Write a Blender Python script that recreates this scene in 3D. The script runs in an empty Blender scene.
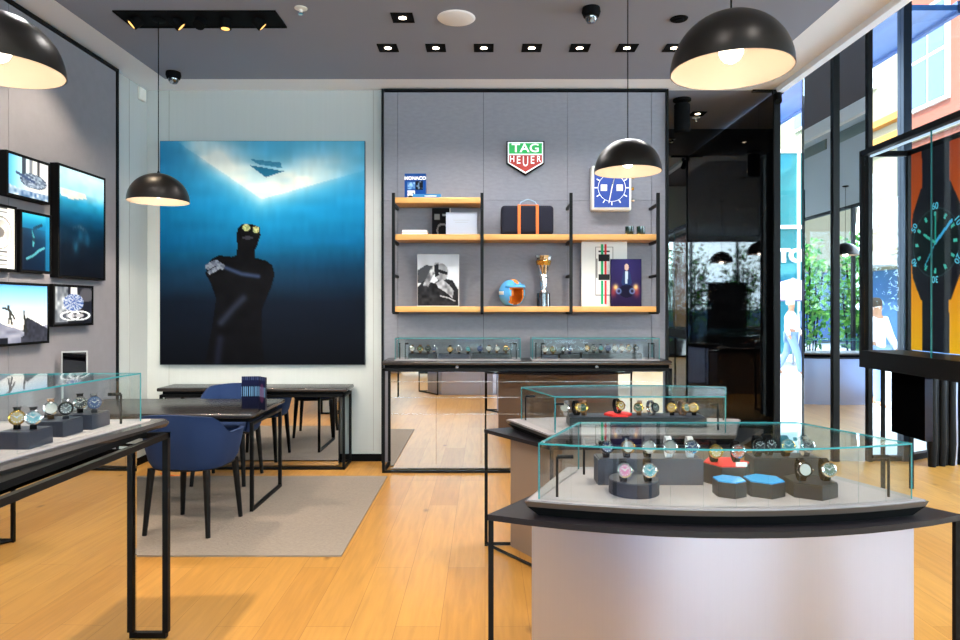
import bpy, bmesh, math, random
from mathutils import Vector, Matrix
random.seed(7)
sc = bpy.context.scene
C = sc.collection
PI = math.pi
H = 1.5; F = 660.0; CU = 485.0; CV = 307.0
def lin(c):
    return tuple((x/12.92 if x <= .04045 else ((x+.055)/1.055)**2.4) for x in c)
def hx(s):
    s = s.lstrip('#'); return lin(tuple(int(s[i:i+2], 16)/255 for i in (0, 2, 4)))
# ------------------------------------------------------------------ materials
MATS = {}
def mat(name, col, rough=.5, metal=0., noise=0., nscale=20., bump=0., emis=None, es=0., spec=None, coat=0., stretch=None):
    if name in MATS: return MATS[name]
    m = bpy.data.materials.new(name); m.use_nodes = True
    nt = m.node_tree; b = nt.nodes['Principled BSDF']
    c = hx(col) if isinstance(col, str) else col
    b.inputs['Base Color'].default_value = (*c, 1); b.inputs['Roughness'].default_value = rough
    b.inputs['Metallic'].default_value = metal
    if spec is not None: b.inputs['Specular IOR Level'].default_value = spec
    if coat: b.inputs['Coat Weight'].default_value = coat; b.inputs['Coat Roughness'].default_value = .03
    if emis:
        b.inputs['Emission Color'].default_value = (*hx(emis), 1); b.inputs['Emission Strength'].default_value = es
    if noise or bump:
        tc = nt.nodes.new('ShaderNodeTexCoord'); n = nt.nodes.new('ShaderNodeTexNoise')
        n.inputs['Scale'].default_value = nscale; n.inputs['Detail'].default_value = 6
        if stretch:
            mp = nt.nodes.new('ShaderNodeMapping'); mp.inputs['Scale'].default_value = stretch
            nt.links.new(tc.outputs['Object'], mp.inputs[0]); nt.links.new(mp.outputs[0], n.inputs['Vector'])
        else: nt.links.new(tc.outputs['Object'], n.inputs['Vector'])
        if noise:
            r = nt.nodes.new('ShaderNodeMix'); r.data_type = 'RGBA'
            r.inputs['A'].default_value = (*[x*(1-noise) for x in c], 1)
            r.inputs['B'].default_value = (*[min(1, x*(1+noise)) for x in c], 1)
            nt.links.new(n.outputs['Fac'], r.inputs['Factor']); nt.links.new(r.outputs['Result'], b.inputs['Base Color'])
        if bump:
            bp = nt.nodes.new('ShaderNodeBump'); bp.inputs['Strength'].default_value = bump; bp.inputs['Distance'].default_value = .01
            nt.links.new(n.outputs['Fac'], bp.inputs['Height']); nt.links.new(bp.outputs[0], b.inputs['Normal'])
    MATS[name] = m; return m
def glass_mat(name, tint, refl=.1, rough=0.):
    """thin pane: clear see-through plus a fresnel mirror"""
    m = bpy.data.materials.new(name); m.use_nodes = True; nt = m.node_tree
    nt.nodes.remove(nt.nodes['Principled BSDF']); out = nt.nodes['Material Output']
    t = nt.nodes.new('ShaderNodeBsdfTransparent'); t.inputs[0].default_value = (*hx(tint), 1)
    g = nt.nodes.new('ShaderNodeBsdfGlossy'); g.inputs['Roughness'].default_value = rough
    lw = nt.nodes.new('ShaderNodeLayerWeight'); lw.inputs[0].default_value = .5
    pw = nt.nodes.new('ShaderNodeMath'); pw.operation = 'POWER'; pw.inputs[1].default_value = 5
    nt.links.new(lw.outputs['Facing'], pw.inputs[0])
    ad = nt.nodes.new('ShaderNodeMath'); ad.operation = 'MULTIPLY_ADD'; ad.use_clamp = True; ad.inputs[1].default_value = .6; ad.inputs[2].default_value = refl
    nt.links.new(pw.outputs[0], ad.inputs[0])
    mx = nt.nodes.new('ShaderNodeMixShader'); nt.links.new(ad.outputs[0], mx.inputs[0])
    nt.links.new(t.outputs[0], mx.inputs[1]); nt.links.new(g.outputs[0], mx.inputs[2]); nt.links.new(mx.outputs[0], out.inputs[0])
    MATS[name] = m; return m
def vcol_mat(name, rough=.5, es=0., spec=.3):
    m = bpy.data.materials.new(name); m.use_nodes = True; nt = m.node_tree; b = nt.nodes['Principled BSDF']
    a = nt.nodes.new('ShaderNodeAttribute'); a.attribute_name = 'Col'
    nt.links.new(a.outputs['Color'], b.inputs['Base Color']); b.inputs['Roughness'].default_value = rough
    b.inputs['Specular IOR Level'].default_value = spec
    if es:
        nt.links.new(a.outputs['Color'], b.inputs['Emission Color']); b.inputs['Emission Strength'].default_value = es
    return m
def floor_mat():
    m = bpy.data.materials.new('oak_planks'); m.use_nodes = True; nt = m.node_tree; b = nt.nodes['Principled BSDF']
    tc = nt.nodes.new('ShaderNodeTexCoord'); sp = nt.nodes.new('ShaderNodeSeparateXYZ'); cb = nt.nodes.new('ShaderNodeCombineXYZ')
    nt.links.new(tc.outputs['Object'], sp.inputs[0]); nt.links.new(sp.outputs['Y'], cb.inputs['X']); nt.links.new(sp.outputs['X'], cb.inputs['Y'])
    br = nt.nodes.new('ShaderNodeTexBrick'); br.offset = .37; br.inputs['Scale'].default_value = 1
    br.inputs['Brick Width'].default_value = 1.9; br.inputs['Row Height'].default_value = .21; br.inputs['Mortar Size'].default_value = .0016
    br.inputs['Color1'].default_value = (*hx('#ad7a36'), 1); br.inputs['Color2'].default_value = (*hx('#ba8842'), 1)
    br.inputs['Mortar'].default_value = (*hx('#94662c'), 1)
    nt.links.new(cb.outputs[0], br.inputs['Vector'])
    mp = nt.nodes.new('ShaderNodeMapping'); mp.inputs['Scale'].default_value = (14, 1.2, 1)
    nt.links.new(tc.outputs['Object'], mp.inputs[0])
    n = nt.nodes.new('ShaderNodeTexNoise'); n.inputs['Scale'].default_value = 2.2; n.inputs['Detail'].default_value = 8; n.inputs['Distortion'].default_value = .6
    nt.links.new(mp.outputs[0], n.inputs['Vector'])
    cr = nt.nodes.new('ShaderNodeValToRGB'); cr.color_ramp.elements[0].position = .3; cr.color_ramp.elements[0].color = (.8, .78, .74, 1)
    cr.color_ramp.elements[1].position = .7; cr.color_ramp.elements[1].color = (1.08, 1.06, 1.03, 1)
    nt.links.new(n.outputs['Fac'], cr.inputs[0])
    mu = nt.nodes.new('ShaderNodeMix'); mu.data_type = 'RGBA'; mu.blend_type = 'MULTIPLY'; mu.inputs['Factor'].default_value = .8
    nt.links.new(br.outputs['Color'], mu.inputs['A']); nt.links.new(cr.outputs[0], mu.inputs['B'])
    # knots
    vo = nt.nodes.new('ShaderNodeTexVoronoi'); vo.inputs['Scale'].default_value = 1.0
    mp2 = nt.nodes.new('ShaderNodeMapping'); mp2.inputs['Scale'].default_value = (3.6, 1.9, 1); nt.links.new(tc.outputs['Object'], mp2.inputs[0]); nt.links.new(mp2.outputs[0], vo.inputs['Vector'])
    kr = nt.nodes.new('ShaderNodeValToRGB'); kr.color_ramp.elements[0].position = .02; kr.color_ramp.elements[0].color = (.35, .3, .26, 1)
    kr.color_ramp.elements[1].position = .1; kr.color_ramp.elements[1].color = (1, 1, 1, 1)
    nt.links.new(vo.outputs['Distance'], kr.inputs[0])
    m2 = nt.nodes.new('ShaderNodeMix'); m2.data_type = 'RGBA'; m2.blend_type = 'MULTIPLY'; m2.inputs['Factor'].default_value = .75
    nt.links.new(mu.outputs['Result'], m2.inputs['A']); nt.links.new(kr.outputs[0], m2.inputs['B'])
    nt.links.new(m2.outputs['Result'], b.inputs['Base Color'])
    b.inputs['Roughness'].default_value = .42; b.inputs['Specular IOR Level'].default_value = .32
    return m
M = dict(
 floor=floor_mat(),
 black=mat('black_metal', '#050506', .5, .0, spec=.18), blackm=mat('matt_black', '#040405', .8, spec=.12),
 fabric=mat('grey_linen_panel', '#84838c', .9, noise=.14, nscale=16, bump=.2, stretch=(1, 1, 2.5)),
 ceil=mat('grey_ceiling_paint', '#8b93a4', .9), ceilp=mat('passage_ceiling_paint', '#868a9a', .9),
 white=mat('white_paint', '#f1f5fb', .8), wall=mat('pale_grey_wallpaper', '#b8bcbb', .9, noise=.04, nscale=40, stretch=(1, 1, .02)),
 lacq=mat('black_lacquer_glass', '#030304', .015, 0, spec=1., coat=1.),
 mirror=mat('mirror_glass', '#dddfe0', .008, 1.), mirror2=mat('grey_mirror_glass', '#b9c2c9', .004, 1.),
 slab=mat('bronze_grey_slab', '#4c4745', .24, .7), tray=mat('taupe_tray_lining', '#948c8e', .55, spec=.3), traym=mat('dark_metal_tray', '#6a6766', .3, .8),
 silver=mat('brushed_silver_laminate', '#bac2de', .28, .92, noise=.03, nscale=6, stretch=(30, 30, .3)), card=mat('pale_card', '#a9aebb', .7), taupe=mat('taupe_laminate', '#8f7c6e', .5, .3),
 tabletop=mat('black_table_top', '#1a171b', .4, spec=.3), edge=mat('glass_edge_teal', '#2f8288', .15),
 oak=mat('oak_shelf', '#d49c56', .45, noise=.12, nscale=6, stretch=(.6, 8, 8)),
 blue=mat('navy_chair_fabric', '#05234c', .95, noise=.1, nscale=300, bump=.1), leg=mat('black_wood_leg', '#080706', .5, spec=.2),
 rug=mat('beige_woven_rug', '#8d7f72', .95, noise=.3, nscale=55, bump=.8, stretch=(1, 2.5, 1)), rugb=mat('rug_binding', '#8a7d70', .9),
 navy=mat('navy_canvas', '#090b20', .9, bump=.2, nscale=200), orange=mat('orange_leather', '#e2722a', .5),
 steel=mat('polished_steel', '#d8d6d2', .15, 1.), gold=mat('gold_metal', '#c99b4a', .25, 1.), ivory=mat('ivory_enamel', '#e8e4da', .3),
 red=mat('red_felt', '#d0201c', .5), bluet=mat('blue_glass_top', '#2a93cf', .12, 0, spec=.8), cushion=mat('charcoal_riser', '#0f0f12', .4), griser=mat('slate_riser', '#2a2d3a', .5),  # blue riser top: sky-blue colour stands in for a window reflection
 skyb=mat('light_blue_shell', '#5aa7dc', .2), horange=mat('helmet_orange', '#e0791f', .4), dgreen=mat('green_smoked_glass', '#0d2a22', .1, spec=.8),
 gray=mat('grey_plastic', '#9b9da0', .5), skin=mat('skin', '#b98566', .6),
 lampout=mat('bronze_lamp_metal', '#2f2b28', .36, .8), lampin=mat('white_enamel_lamp_inside', '#98897a', .6),
 bulb=mat('warm_bulb', '#ffffff', .5, emis='#fff0dc', es=2.5), led=mat('led_glow', '#ffffff', .5, emis='#ffe9c8', es=8.), led2=mat('warm_led_glow', '#c08a3a', .5, emis='#ffc46a', es=1.2),
 tag_g=mat('sign_green', '#128f45', .3, emis='#12a848', es=.35), tag_r=mat('sign_red', '#a82a1a', .3, emis='#b02a1a', es=.12), tag_w=mat('sign_white', '#f2f2f2', .3, emis='#ffffff', es=.2),
)
_b = M['silver'].node_tree.nodes['Principled BSDF']; _b.inputs['Anisotropic'].default_value = .0; _b.inputs['Anisotropic Rotation'].default_value = 0
_t = M['silver'].node_tree.nodes.new('ShaderNodeTangent'); _t.direction_type = 'RADIAL'; _t.axis = 'Z'; M['silver'].node_tree.links.new(_t.outputs[0], _b.inputs['Tangent'])
M['clear'] = glass_mat('clear_glass', '#f9fcfc', .035); M['pane'] = glass_mat('window_glass', '#f0f6f6', .02)
M['print'] = vcol_mat('printed_picture', .7, spec=.06); M['screen'] = vcol_mat('backlit_picture', .3, .38); M['dimscreen'] = vcol_mat('backlit_poster', .3, .3)
# ------------------------------------------------------------------ mesh builder
ORG = {}
class MB:
    def __init__(s): s.bm = bmesh.new(); s.mi = 0
    def _m(s, fs):
        for f in fs: f.material_index = s.mi
    def box(s, x0, x1, y0, y1, z0, z1, bev=0., T=None, seg=2):
        b = bmesh.new(); bmesh.ops.create_cube(b, size=1)
        for v in b.verts: v.co = Vector((x0+(v.co.x+.5)*(x1-x0), y0+(v.co.y+.5)*(y1-y0), z0+(v.co.z+.5)*(z1-z0)))
        if bev: bmesh.ops.bevel(b, geom=b.edges[:], offset=bev, segments=seg, affect='EDGES', profile=.5)
        return s._add(b, T, smooth=bool(bev))
    def _add(s, b, T=None, smooth=False):
        if T is not None: bmesh.ops.transform(b, matrix=T, verts=b.verts)
        mp = {v: s.bm.verts.new(v.co) for v in b.verts}
        for f in b.faces:
            try:
                nf = s.bm.faces.new([mp[v] for v in f.verts]); nf.material_index = s.mi; nf.smooth = f.smooth or smooth
            except ValueError: pass
        b.free(); return s
    def cyl(s, p0, p1, r, r2=None, n=12, caps=True):
        p0 = Vector(p0); p1 = Vector(p1); r2 = r if r2 is None else r2; d = p1-p0
        q = Vector((0, 0, 1)).rotation_difference(d.normalized()); a = []; c = []
        for i in range(n):
            t = 2*PI*i/n; e = q @ Vector((math.cos(t), math.sin(t), 0)); a.append(s.bm.verts.new(p0+e*r)); c.append(s.bm.verts.new(p1+e*r2))
        for i in range(n):
            f = s.bm.faces.new((a[i], a[(i+1) % n], c[(i+1) % n], c[i])); f.smooth = True; f.material_index = s.mi
        if caps: s._m([s.bm.faces.new(a[::-1]), s.bm.faces.new(c)])
        return s
    def tube(s, pts, r, n=8, closed=False):
        pts = [Vector(p) for p in pts]; rings = []; N = len(pts)
        up = Vector((0, 0, 1))
        for i, p in enumerate(pts):
            a = pts[(i-1) % N] if (closed or i) else p; b = pts[(i+1) % N] if (closed or i < N-1) else p
            t = (b-a).normalized(); x = t.cross(up)
            if x.length < .05: x = t.cross(Vector((0, 1, 0)))
            x.normalize(); y = x.cross(t)
            rings.append([s.bm.verts.new(p+(x*math.cos(k*2*PI/n)+y*math.sin(k*2*PI/n))*r) for k in range(n)])
        for i in range(N if closed else N-1):
            A = rings[i]; B = rings[(i+1) % N]
            for k in range(n):
                f = s.bm.faces.new((A[k], A[(k+1) % n], B[(k+1) % n], B[k])); f.smooth = True; f.material_index = s.mi
        if not closed: s._m([s.bm.faces.new(rings[0][::-1]), s.bm.faces.new(rings[-1])])
        return s
    def lathe(s, prof, c=(0, 0, 0), n=32, T=None, smooth=True):
        b = bmesh.new(); rings = []
        for r, z in prof:
            if r < 1e-6: rings.append([b.verts.new((0, 0, z))])
            else: rings.append([b.verts.new((r*math.cos(2*PI*k/n), r*math.sin(2*PI*k/n), z)) for k in range(n)])
        for A, B in zip(rings, rings[1:]):
            for k in range(n):
                k2 = (k+1) % n
                q = [A[k % len(A)], A[k2 % len(A)], B[k2 % len(B)], B[k % len(B)]]
                u = []
                for v in q:
                    if v not in u: u.append(v)
                if len(u) > 2:
                    f = b.faces.new(u); f.smooth = smooth
        TT = Matrix.Translation(Vector(c)); TT = TT @ T if T is not None else TT
        return s._add(b, TT)
    def prism(s, poly, z0, z1, poly2=None, T=None):
        b = bmesh.new(); poly2 = poly2 or poly
        A = [b.verts.new((x, y, z0)) for x, y in poly]; B = [b.verts.new((x, y, z1)) for x, y in poly2]; n = len(A)
        for i in range(n): b.faces.new((A[i], A[(i+1) % n], B[(i+1) % n], B[i]))
        b.faces.new(A[::-1]); b.faces.new(B); bmesh.ops.recalc_face_normals(b, faces=b.faces)
        return s._add(b, T)
    def wallstrip(s, path, z0, z1, th=0., closed=False):
        """vertical thin sheet along a plan path"""
        N = len(path)
        for i in range(N if closed else N-1):
            (ax, ay), (bx, by) = path[i], path[(i+1) % N]
            d = Vector((bx-ax, by-ay, 0)); L = d.length
            if L < 1e-6: continue
            d /= L; n = Vector((-d.y, d.x, 0))*th/2
            P = [Vector((ax, ay, 0)), Vector((bx, by, 0))]
            vs = [s.bm.verts.new(q) for q in (P[0]-n+Vector((0, 0, z0)), P[1]-n+Vector((0, 0, z0)), P[1]+n+Vector((0, 0, z0)), P[0]+n+Vector((0, 0, z0)),
                  P[0]-n+Vector((0, 0, z1)), P[1]-n+Vector((0, 0, z1)), P[1]+n+Vector((0, 0, z1)), P[0]+n+Vector((0, 0, z1)))]
            for q in ((0, 1, 5, 4), (1, 2, 6, 5), (2, 3, 7, 6), (3, 0, 4, 7), (0, 3, 2, 1), (4, 5, 6, 7)):
                f = s.bm.faces.new([vs[k] for k in q]); f.material_index = s.mi
        return s
    def face(s, pts):
        f = s.bm.faces.new([s.bm.verts.new(Vector(p)) for p in pts]); f.material_index = s.mi; return s
    def build(s, name, m, parent=None, sub=0, solid=0.):
        org = ORG.get(parent.name, Vector()) if parent else Vector()
        if org.length: bmesh.ops.translate(s.bm, vec=-org, verts=s.bm.verts)
        me = bpy.data.meshes.new(name); s.bm.normal_update()
        for f in s.bm.faces: f.smooth = True
        s.bm.to_mesh(me); s.bm.free(); me.set_sharp_from_angle(angle=math.radians(29))
        for x in (m if isinstance(m, (list, tuple)) else [m]): me.materials.append(M[x] if isinstance(x, str) else x)
        o = bpy.data.objects.new(name, me); C.objects.link(o)
        if parent: o.parent = parent
        ORG[o.name] = org
        if solid: k = o.modifiers.new('s', 'SOLIDIFY'); k.thickness = solid; k.offset = 0
        if sub: k = o.modifiers.new('u', 'SUBSURF'); k.levels = sub; k.render_levels = sub
        return o
def thing(name, label, cat, loc=(0, 0, 0), group=None, rz=0.):
    o = bpy.data.objects.new(name, None); C.objects.link(o); o.location = loc; o.rotation_euler = (0, 0, rz)
    o.empty_display_size = .1
    o['label'] = label; o['category'] = cat
    if group: o['group'] = group
    ORG[o.name] = Vector(loc); return o
def tag(o, label, cat, group=None):
    o['label'] = label; o['category'] = cat
    if group: o['group'] = group
    return o
def struct(o): o['kind'] = 'structure'; return o
def rebase(o, loc):
    """put the origin of a world-built top-level mesh at its base"""
    loc = Vector(loc); o.data.transform(Matrix.Translation(-loc)); o.location = loc; ORG[o.name] = loc; return o
def copytree(o, parent=None):
    c = o.copy(); C.objects.link(c)
    if parent: c.parent = parent
    for ch in list(o.children): copytree(ch, c)
    return c
def text(body, size, m, parent, loc, rot=(PI/2, 0, 0), ext=.002, name='lettering', bold=0., al='CENTER', world=True, sx=1.):
    cu = bpy.data.curves.new('t', 'FONT'); cu.body = body; cu.size = size; cu.extrude = ext; cu.offset = bold
    cu.align_x = al; cu.align_y = 'CENTER'; cu.resolution_u = 3
    t = bpy.data.objects.new('t', cu); C.objects.link(t); bpy.context.view_layer.update()
    me = bpy.data.meshes.new_from_object(t.evaluated_get(bpy.context.evaluated_depsgraph_get()))
    bpy.data.objects.remove(t)
    me.materials.clear(); me.materials.append(M[m] if isinstance(m, str) else m)
    from mathutils import Euler
    org = ORG.get(parent.name, Vector()) if (parent and world) else Vector()
    me.transform(Matrix.Translation(Vector(loc)-org) @ Euler(rot).to_matrix().to_4x4() @ Matrix.Diagonal((sx, 1, 1, 1)))
    o = bpy.data.objects.new(name, me); C.objects.link(o); o.parent = parent; ORG[o.name] = org
    return o
# picture: a grid coloured by a python function of (u right, v down), facing local -Y
def picture(name, parent, x0, x1, z0, z1, y, fn, nx, nz, m='print'):
    me = bpy.data.meshes.new(name); vs = []; cs = []; og = ORG.get(parent.name, Vector())
    for j in range(nz+1):
        for i in range(nx+1):
            u = i/nx; v = j/nz; vs.append((x0+(x1-x0)*u-og.x, y-og.y, z1-(z1-z0)*v-og.z)); c = fn(u, v); cs.append((*lin(tuple(min(1, max(0, q/255)) for q in c)), 1))
    fs = [(j*(nx+1)+i, (j+1)*(nx+1)+i, (j+1)*(nx+1)+i+1, j*(nx+1)+i+1) for j in range(nz) for i in range(nx)]
    me.from_pydata(vs, [], fs); a = me.color_attributes.new('Col', 'FLOAT_COLOR', 'POINT')
    a.data.foreach_set('color', [q for c in cs for q in c]); me.materials.append(M[m])
    o = bpy.data.objects.new(name, me); C.objects.link(o); o.parent = parent; ORG[o.name] = ORG.get(parent.name, Vector()); return o
def mix(a, b, t): t = max(0, min(1, t)); return tuple(x+(y-x)*t for x, y in zip(a, b))
def ramp(t, st):
    for (p, a), (q, b) in zip(st, st[1:]):
        if t <= q: return mix(a, b, (t-p)/(q-p))
    return st[-1][1]
def inp(x, y, P):
    r = False; j = len(P)-1
    for i in range(len(P)):
        if (P[i][1] > y) != (P[j][1] > y) and x < (P[j][0]-P[i][0])*(y-P[i][1])/(P[j][1]-P[i][1])+P[i][0]: r = not r
        j = i
    return r
def dseg(x, y, a, b):
    dx = b[0]-a[0]; dy = b[1]-a[1]; t = max(0, min(1, ((x-a[0])*dx+(y-a[1])*dy)/(dx*dx+dy*dy+1e-9)))
    return math.hypot(x-a[0]-t*dx, y-a[1]-t*dy)
def dline(x, y, P): return min(dseg(x, y, P[i], P[i+1]) for i in range(len(P)-1))
def hsh(a, b): return (math.sin(a*127.1+b*311.7)*43758.5453) % 1.
def vn(x, y):
    i, j = math.floor(x), math.floor(y); f, g = x-i, y-j; f = f*f*(3-2*f); g = g*g*(3-2*g)
    return (hsh(i, j)*(1-f)+hsh(i+1, j)*f)*(1-g)+(hsh(i, j+1)*(1-f)+hsh(i+1, j+1)*f)*g
# ------------------------------------------------------------------ room shell
def sbox(name, m, *a, **k): return struct(MB().box(*a, **k).build(name, m))
ZC = 3.61; YB = 6.43; XL = -3.29; YF = 6.42; ZU = 5.1
struct(MB().prism([(-3.4, -4.2), (6.7, -4.2), (6.7, 7.75), (4.1, 6.42), (2.87, 6.42), (2.87, 7.9), (-3.4, 7.9)], -.06, 0).build('floor', 'floor'))
sbox('ceiling', 'ceil', -2.96, 2.44, -4.0, 6.11, ZC, ZC+.1)
b = MB(); b.box(XL, -2.96, -4, YB, ZC, ZC+.1); b.box(-2.96, 2.8, 6.11, YB, ZC, ZC+.1); b.box(2.44, 2.8, -4, 6.11, ZC, ZC+.1)
struct(b.build('ceiling_border', 'white'))
sbox('ceiling_passage', 'ceilp', 1.7, 2.87, YB, 7.9, ZC, ZC+.1)
sbox('ceiling_upper', mat('dark_upper_ceiling', '#55525c', .9), 2.87, 6.7, -4.2, YF+.0, ZU, ZU+.1)
sbox('wall_left', 'wall', -3.4, XL, -4.2, 7.9, 0, ZC+.1)
sbox('wall_back', 'wall', XL, 1.76, YB, YB+.1, 0, ZC)
sbox('wall_passage', 'blackm', 1.66, 1.76, YB+.1, 7.82, 0, ZC)
sbox('wall_end', 'lacq', 1.66, 2.87, 7.82, 7.9, 0, ZC)
b = MB()
for y0, y1 in ((6.44, 6.80), (6.803, 7.31), (7.313, 7.82)): b.box(2.82, 2.86, y0, y1, .0, ZC-.02)
struct(b.build('wall_right', 'lacq'))
sbox('wall_right_fascia', 'white', 2.8, 2.87, -4.0, 6.41, 3.56, ZU)
sbox('trim_1', 'black', 2.81, 2.87, 6.41, 6.44, 0, ZC)      # black corner post of the lacquer wall
sbox('trim_2', 'black', 2.6, 2.83, 6.40, 6.44, 3.59, 3.61)
# wallpaper joints of the pale walls
b = MB()
for x in (-3.08, -1.09): b.box(x, x+.006, YB-.002, YB, .1, ZC)
b.box(XL, XL+.002, 6.1, 6.106, .1, ZC); struct(b.build('trim_3', mat('wall_joint', '#9fa09b', .9)))
b = MB(); b.box(XL, -1.0, YB-.015, YB, 0, .07); b.box(XL, XL+.015, 5.84, YB, 0, .07); struct(b.build('baseboard_back', 'blackm'))
# linen clad panel on left wall
b = MB()
for y0, y1 in ((-1.5, .2), (.205, 1.9), (1.905, 3.6), (3.605, 4.5), (4.505, 5.81)): b.box(XL, -3.25, y0, y1, .0, 3.57)
b.build('wall_panel_left', mat('linen_panel_left', '#7d7a80', .9, noise=.08, nscale=14, bump=.15)); o = bpy.data.objects['wall_panel_left']; struct(o)
b = MB(); b.box(XL, -3.235, 5.81, 5.835, 0, 3.6); b.box(XL, -3.235, -1.5, 5.81, 3.575, 3.6); struct(b.build('trim_4', 'black'))
# linen clad feature wall behind the shelves
xs = [-.98, -.843, -.015, .8, 1.61, 1.745]
b = MB()
for x0, x1 in zip(xs, xs[1:]):
    for z0, z1 in ((0, 2.53), (2.534, 3.575)): b.box(x0+.002, x1-.002, 6.38, 6.40, z0, z1)
struct(b.build('wall_feature', 'fabric')); sbox('trim_9', mat('dark_groove', '#3c3b40', .9), -.98, 1.745, 6.401, YB, 0, 3.58)
b = MB(); b.box(-.998, -.98, 6.355, YB, 0, 3.6); b.box(1.748, 1.768, 6.355, YB, 0, 3.6); b.box(-.975, 1.745, 6.355, YB, 3.585, 3.6); struct(b.build('trim_5', 'black'))
# side zone: far right wall, behind-camera wall with windows
b = MB(); b.box(6.6, 6.7, -4.2, 7.8, 3.35, ZU); b.box(6.6, 6.7, -4.2, -3.6, 0, 3.35)
struct(b.build('wall_street', mat('light_grey_plaster', '#b8c0c6', .8)))
struct(MB().box(6.5, 6.6, -4.2, 7.6, 4.86, ZU).build('trim_6', 'white'))
b = MB()
for k in range(6):
    y0 = -2.5+k*1.5
    b.box(6.585, 6.6, y0, y0+1.1, 4.55, 4.75)
    for j in range(6): b.box(6.57, 6.585, y0+.02, y0+1.08, 4.57+j*.03, 4.585+j*.03)
struct(b.build('trim_7', mat('vent_grille', '#7d8a86', .5)))
def window(n, x0, x1, y0, y1, z0, z1, mull, fr='black'):
    d = 'x' if x1-x0 > y1-y0 else 'y'
    g = struct(MB().box(x0+(.0 if d == 'x' else .03), x1-(0 if d == 'x' else .03), y0+(.03 if d == 'x' else 0), y1-(.03 if d == 'x' else 0), z0, z1).build('window_%d' % n, 'pane'))
    b = MB()
    for t in mull:
        if d == 'x': b.box(x0+(x1-x0)*t-.03, x0+(x1-x0)*t+.03, y0, y1, z0, z1)
        else: b.box(x0, x1, y0+(y1-y0)*t-.03, y0+(y1-y0)*t+.03, z0, z1)
    b.box(x0, x1, y0, y1, z0, z0+.06); b.box(x0, x1, y0, y1, z1-.06, z1)
    b.build('window_frame', fr, g); return g
# facade facing the camera
def front_pane(n, x0, x1):
    g = struct(MB().box(x0, x1, YF+.02, YF+.03, .0, ZU).build('window_%d' % n, 'pane'))
    b = MB(); b.box(x0, x1, YF, YF+.05, 0, .05); b.box(x0, x1, YF, YF+.05, ZU-.08, ZU); b.build('window_frame', 'black', g)
front_pane(1, 2.87, 3.10)
front_pane(2, 3.755, 4.06)
mc = thing('mirror_clad_column', 'tall column by the street windows clad in two mirror panels in black frames', 'column', (3.42, YF+.1, 0))
b = MB(); b.box(3.105, 3.755, YF+.012, YF+.05, 0, ZU); b.build('core', 'black', mc)
MB().box(3.105, 3.37, YF, YF+.011, .0, ZU).build('mirror_panel', 'mirror2', mc)
MB().box(3.44, 3.71, YF, YF+.011, .0, ZU).build('mirror_panel', 'mirror2', mc)
MB().box(3.375, 3.435, YF-.03, YF+.011, 0, ZU).build('frame_post', 'black', mc); MB().box(3.715, 3.755, YF-.03, YF+.011, 0, ZU).build('frame_post', 'black', mc)
mc['kind'] = 'structure'
sbox('trim_8', mat('dark_blue_mullion', '#1d2836', .3, .5), 4.06, 4.14, YF-.02, YF+.08, 0, ZU)
dg = Vector((6.6-4.14, 7.7-6.45, 0)); Ld = dg.length; ang = math.atan2(dg.y, dg.x); Tm = Matrix.Translation((4.14, 6.45, 0)) @ Matrix.Rotation(ang, 4, 'Z')
g = struct(MB().box(0, Ld, 0, .01, 0, ZU, T=Tm).build('window_3', 'pane'))
b = MB(); b.box(0, Ld, -.02, .04, 0, .06, T=Tm); b.box(0, Ld, -.02, .04, ZU-.08, ZU, T=Tm); b.box(1.35, 1.42, -.02, .05, 0, ZU, T=Tm); b.build('window_frame', 'black', g)
b = MB(); b.prism([(2.87, YF), (4.14, YF), (6.7, 7.8), (2.87, 7.8)][:3]+[(6.7, YF)], ZU, ZU+.1)
struct(b.build('ceiling_corner', MATS['dark_upper_ceiling']))
window(4, 6.62, 6.68, -3.6, 7.7, 0, 3.35, [0, .2, .4, .6, .8, 1])
window(5, -3.29, 6.6, -4.15, -4.05, .0, 3.5, [0, .14, .28, .42, .56, .7, .84, 1])
sbox('wall_front', 'wall', -3.4, 6.7, -4.2, -4.05, 3.5, ZU)
# ------------------------------------------------------------------ ceiling fittings
def spot(x, y, z, e, size=2.2, tgt=None, col=(1, .99, .98), blend=.6, r=.04):
    l = bpy.data.lights.new('spot', 'SPOT'); l.energy = e; l.spot_size = size; l.spot_blend = blend; l.color = col; l.shadow_soft_size = r
    o = bpy.data.objects.new('spot_light', l); C.objects.link(o); o.location = (x, y, z)
    if tgt: o.rotation_euler = (Vector(tgt)-Vector((x, y, z))).to_track_quat('-Z', 'Y').to_euler()
    return o
def downlight(label, x, y, e=26, grp='recessed downlights in the grey ceiling', s=.08):
    t = thing('downlight', label, 'ceiling light', (x, y, ZC), grp)
    b = MB()
    for a in ((-s, s, -s, -s+.012), (-s, s, s-.012, s), (-s, -s+.012, -s, s), (s-.012, s, -s, s)): b.box(x+a[0], x+a[1], y+a[2], y+a[3], ZC-.006, ZC)
    b.box(x-s+.012, x+s-.012, y-s+.012, y+s-.012, ZC-.003, ZC-.001); b.build('frame', 'blackm', t)
    MB().lathe([(0, -.002), (s*.3, -.002), (s*.36, 0)], (x, y, ZC-.004), 20).build('lamp', 'led', t)
    spot(x, y, ZC-.02, e, 2.3)
row = [-.79, -.4, -.01, .38, .77, 1.155, 1.54]
ords = ['first', 'second', 'third', 'fourth', 'fifth', 'sixth', 'seventh']
for i, x in enumerate(row): downlight('square black downlight, %s from the left in the row of seven before the shelf wall' % ords[i], x, 5.37)
downlight('lone square downlight left of the round white ceiling speaker', -.6, 4.81)
downlight('square downlight in the passage ceiling beside the black cylinder speaker', 2.32, 7.2, 14)
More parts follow.
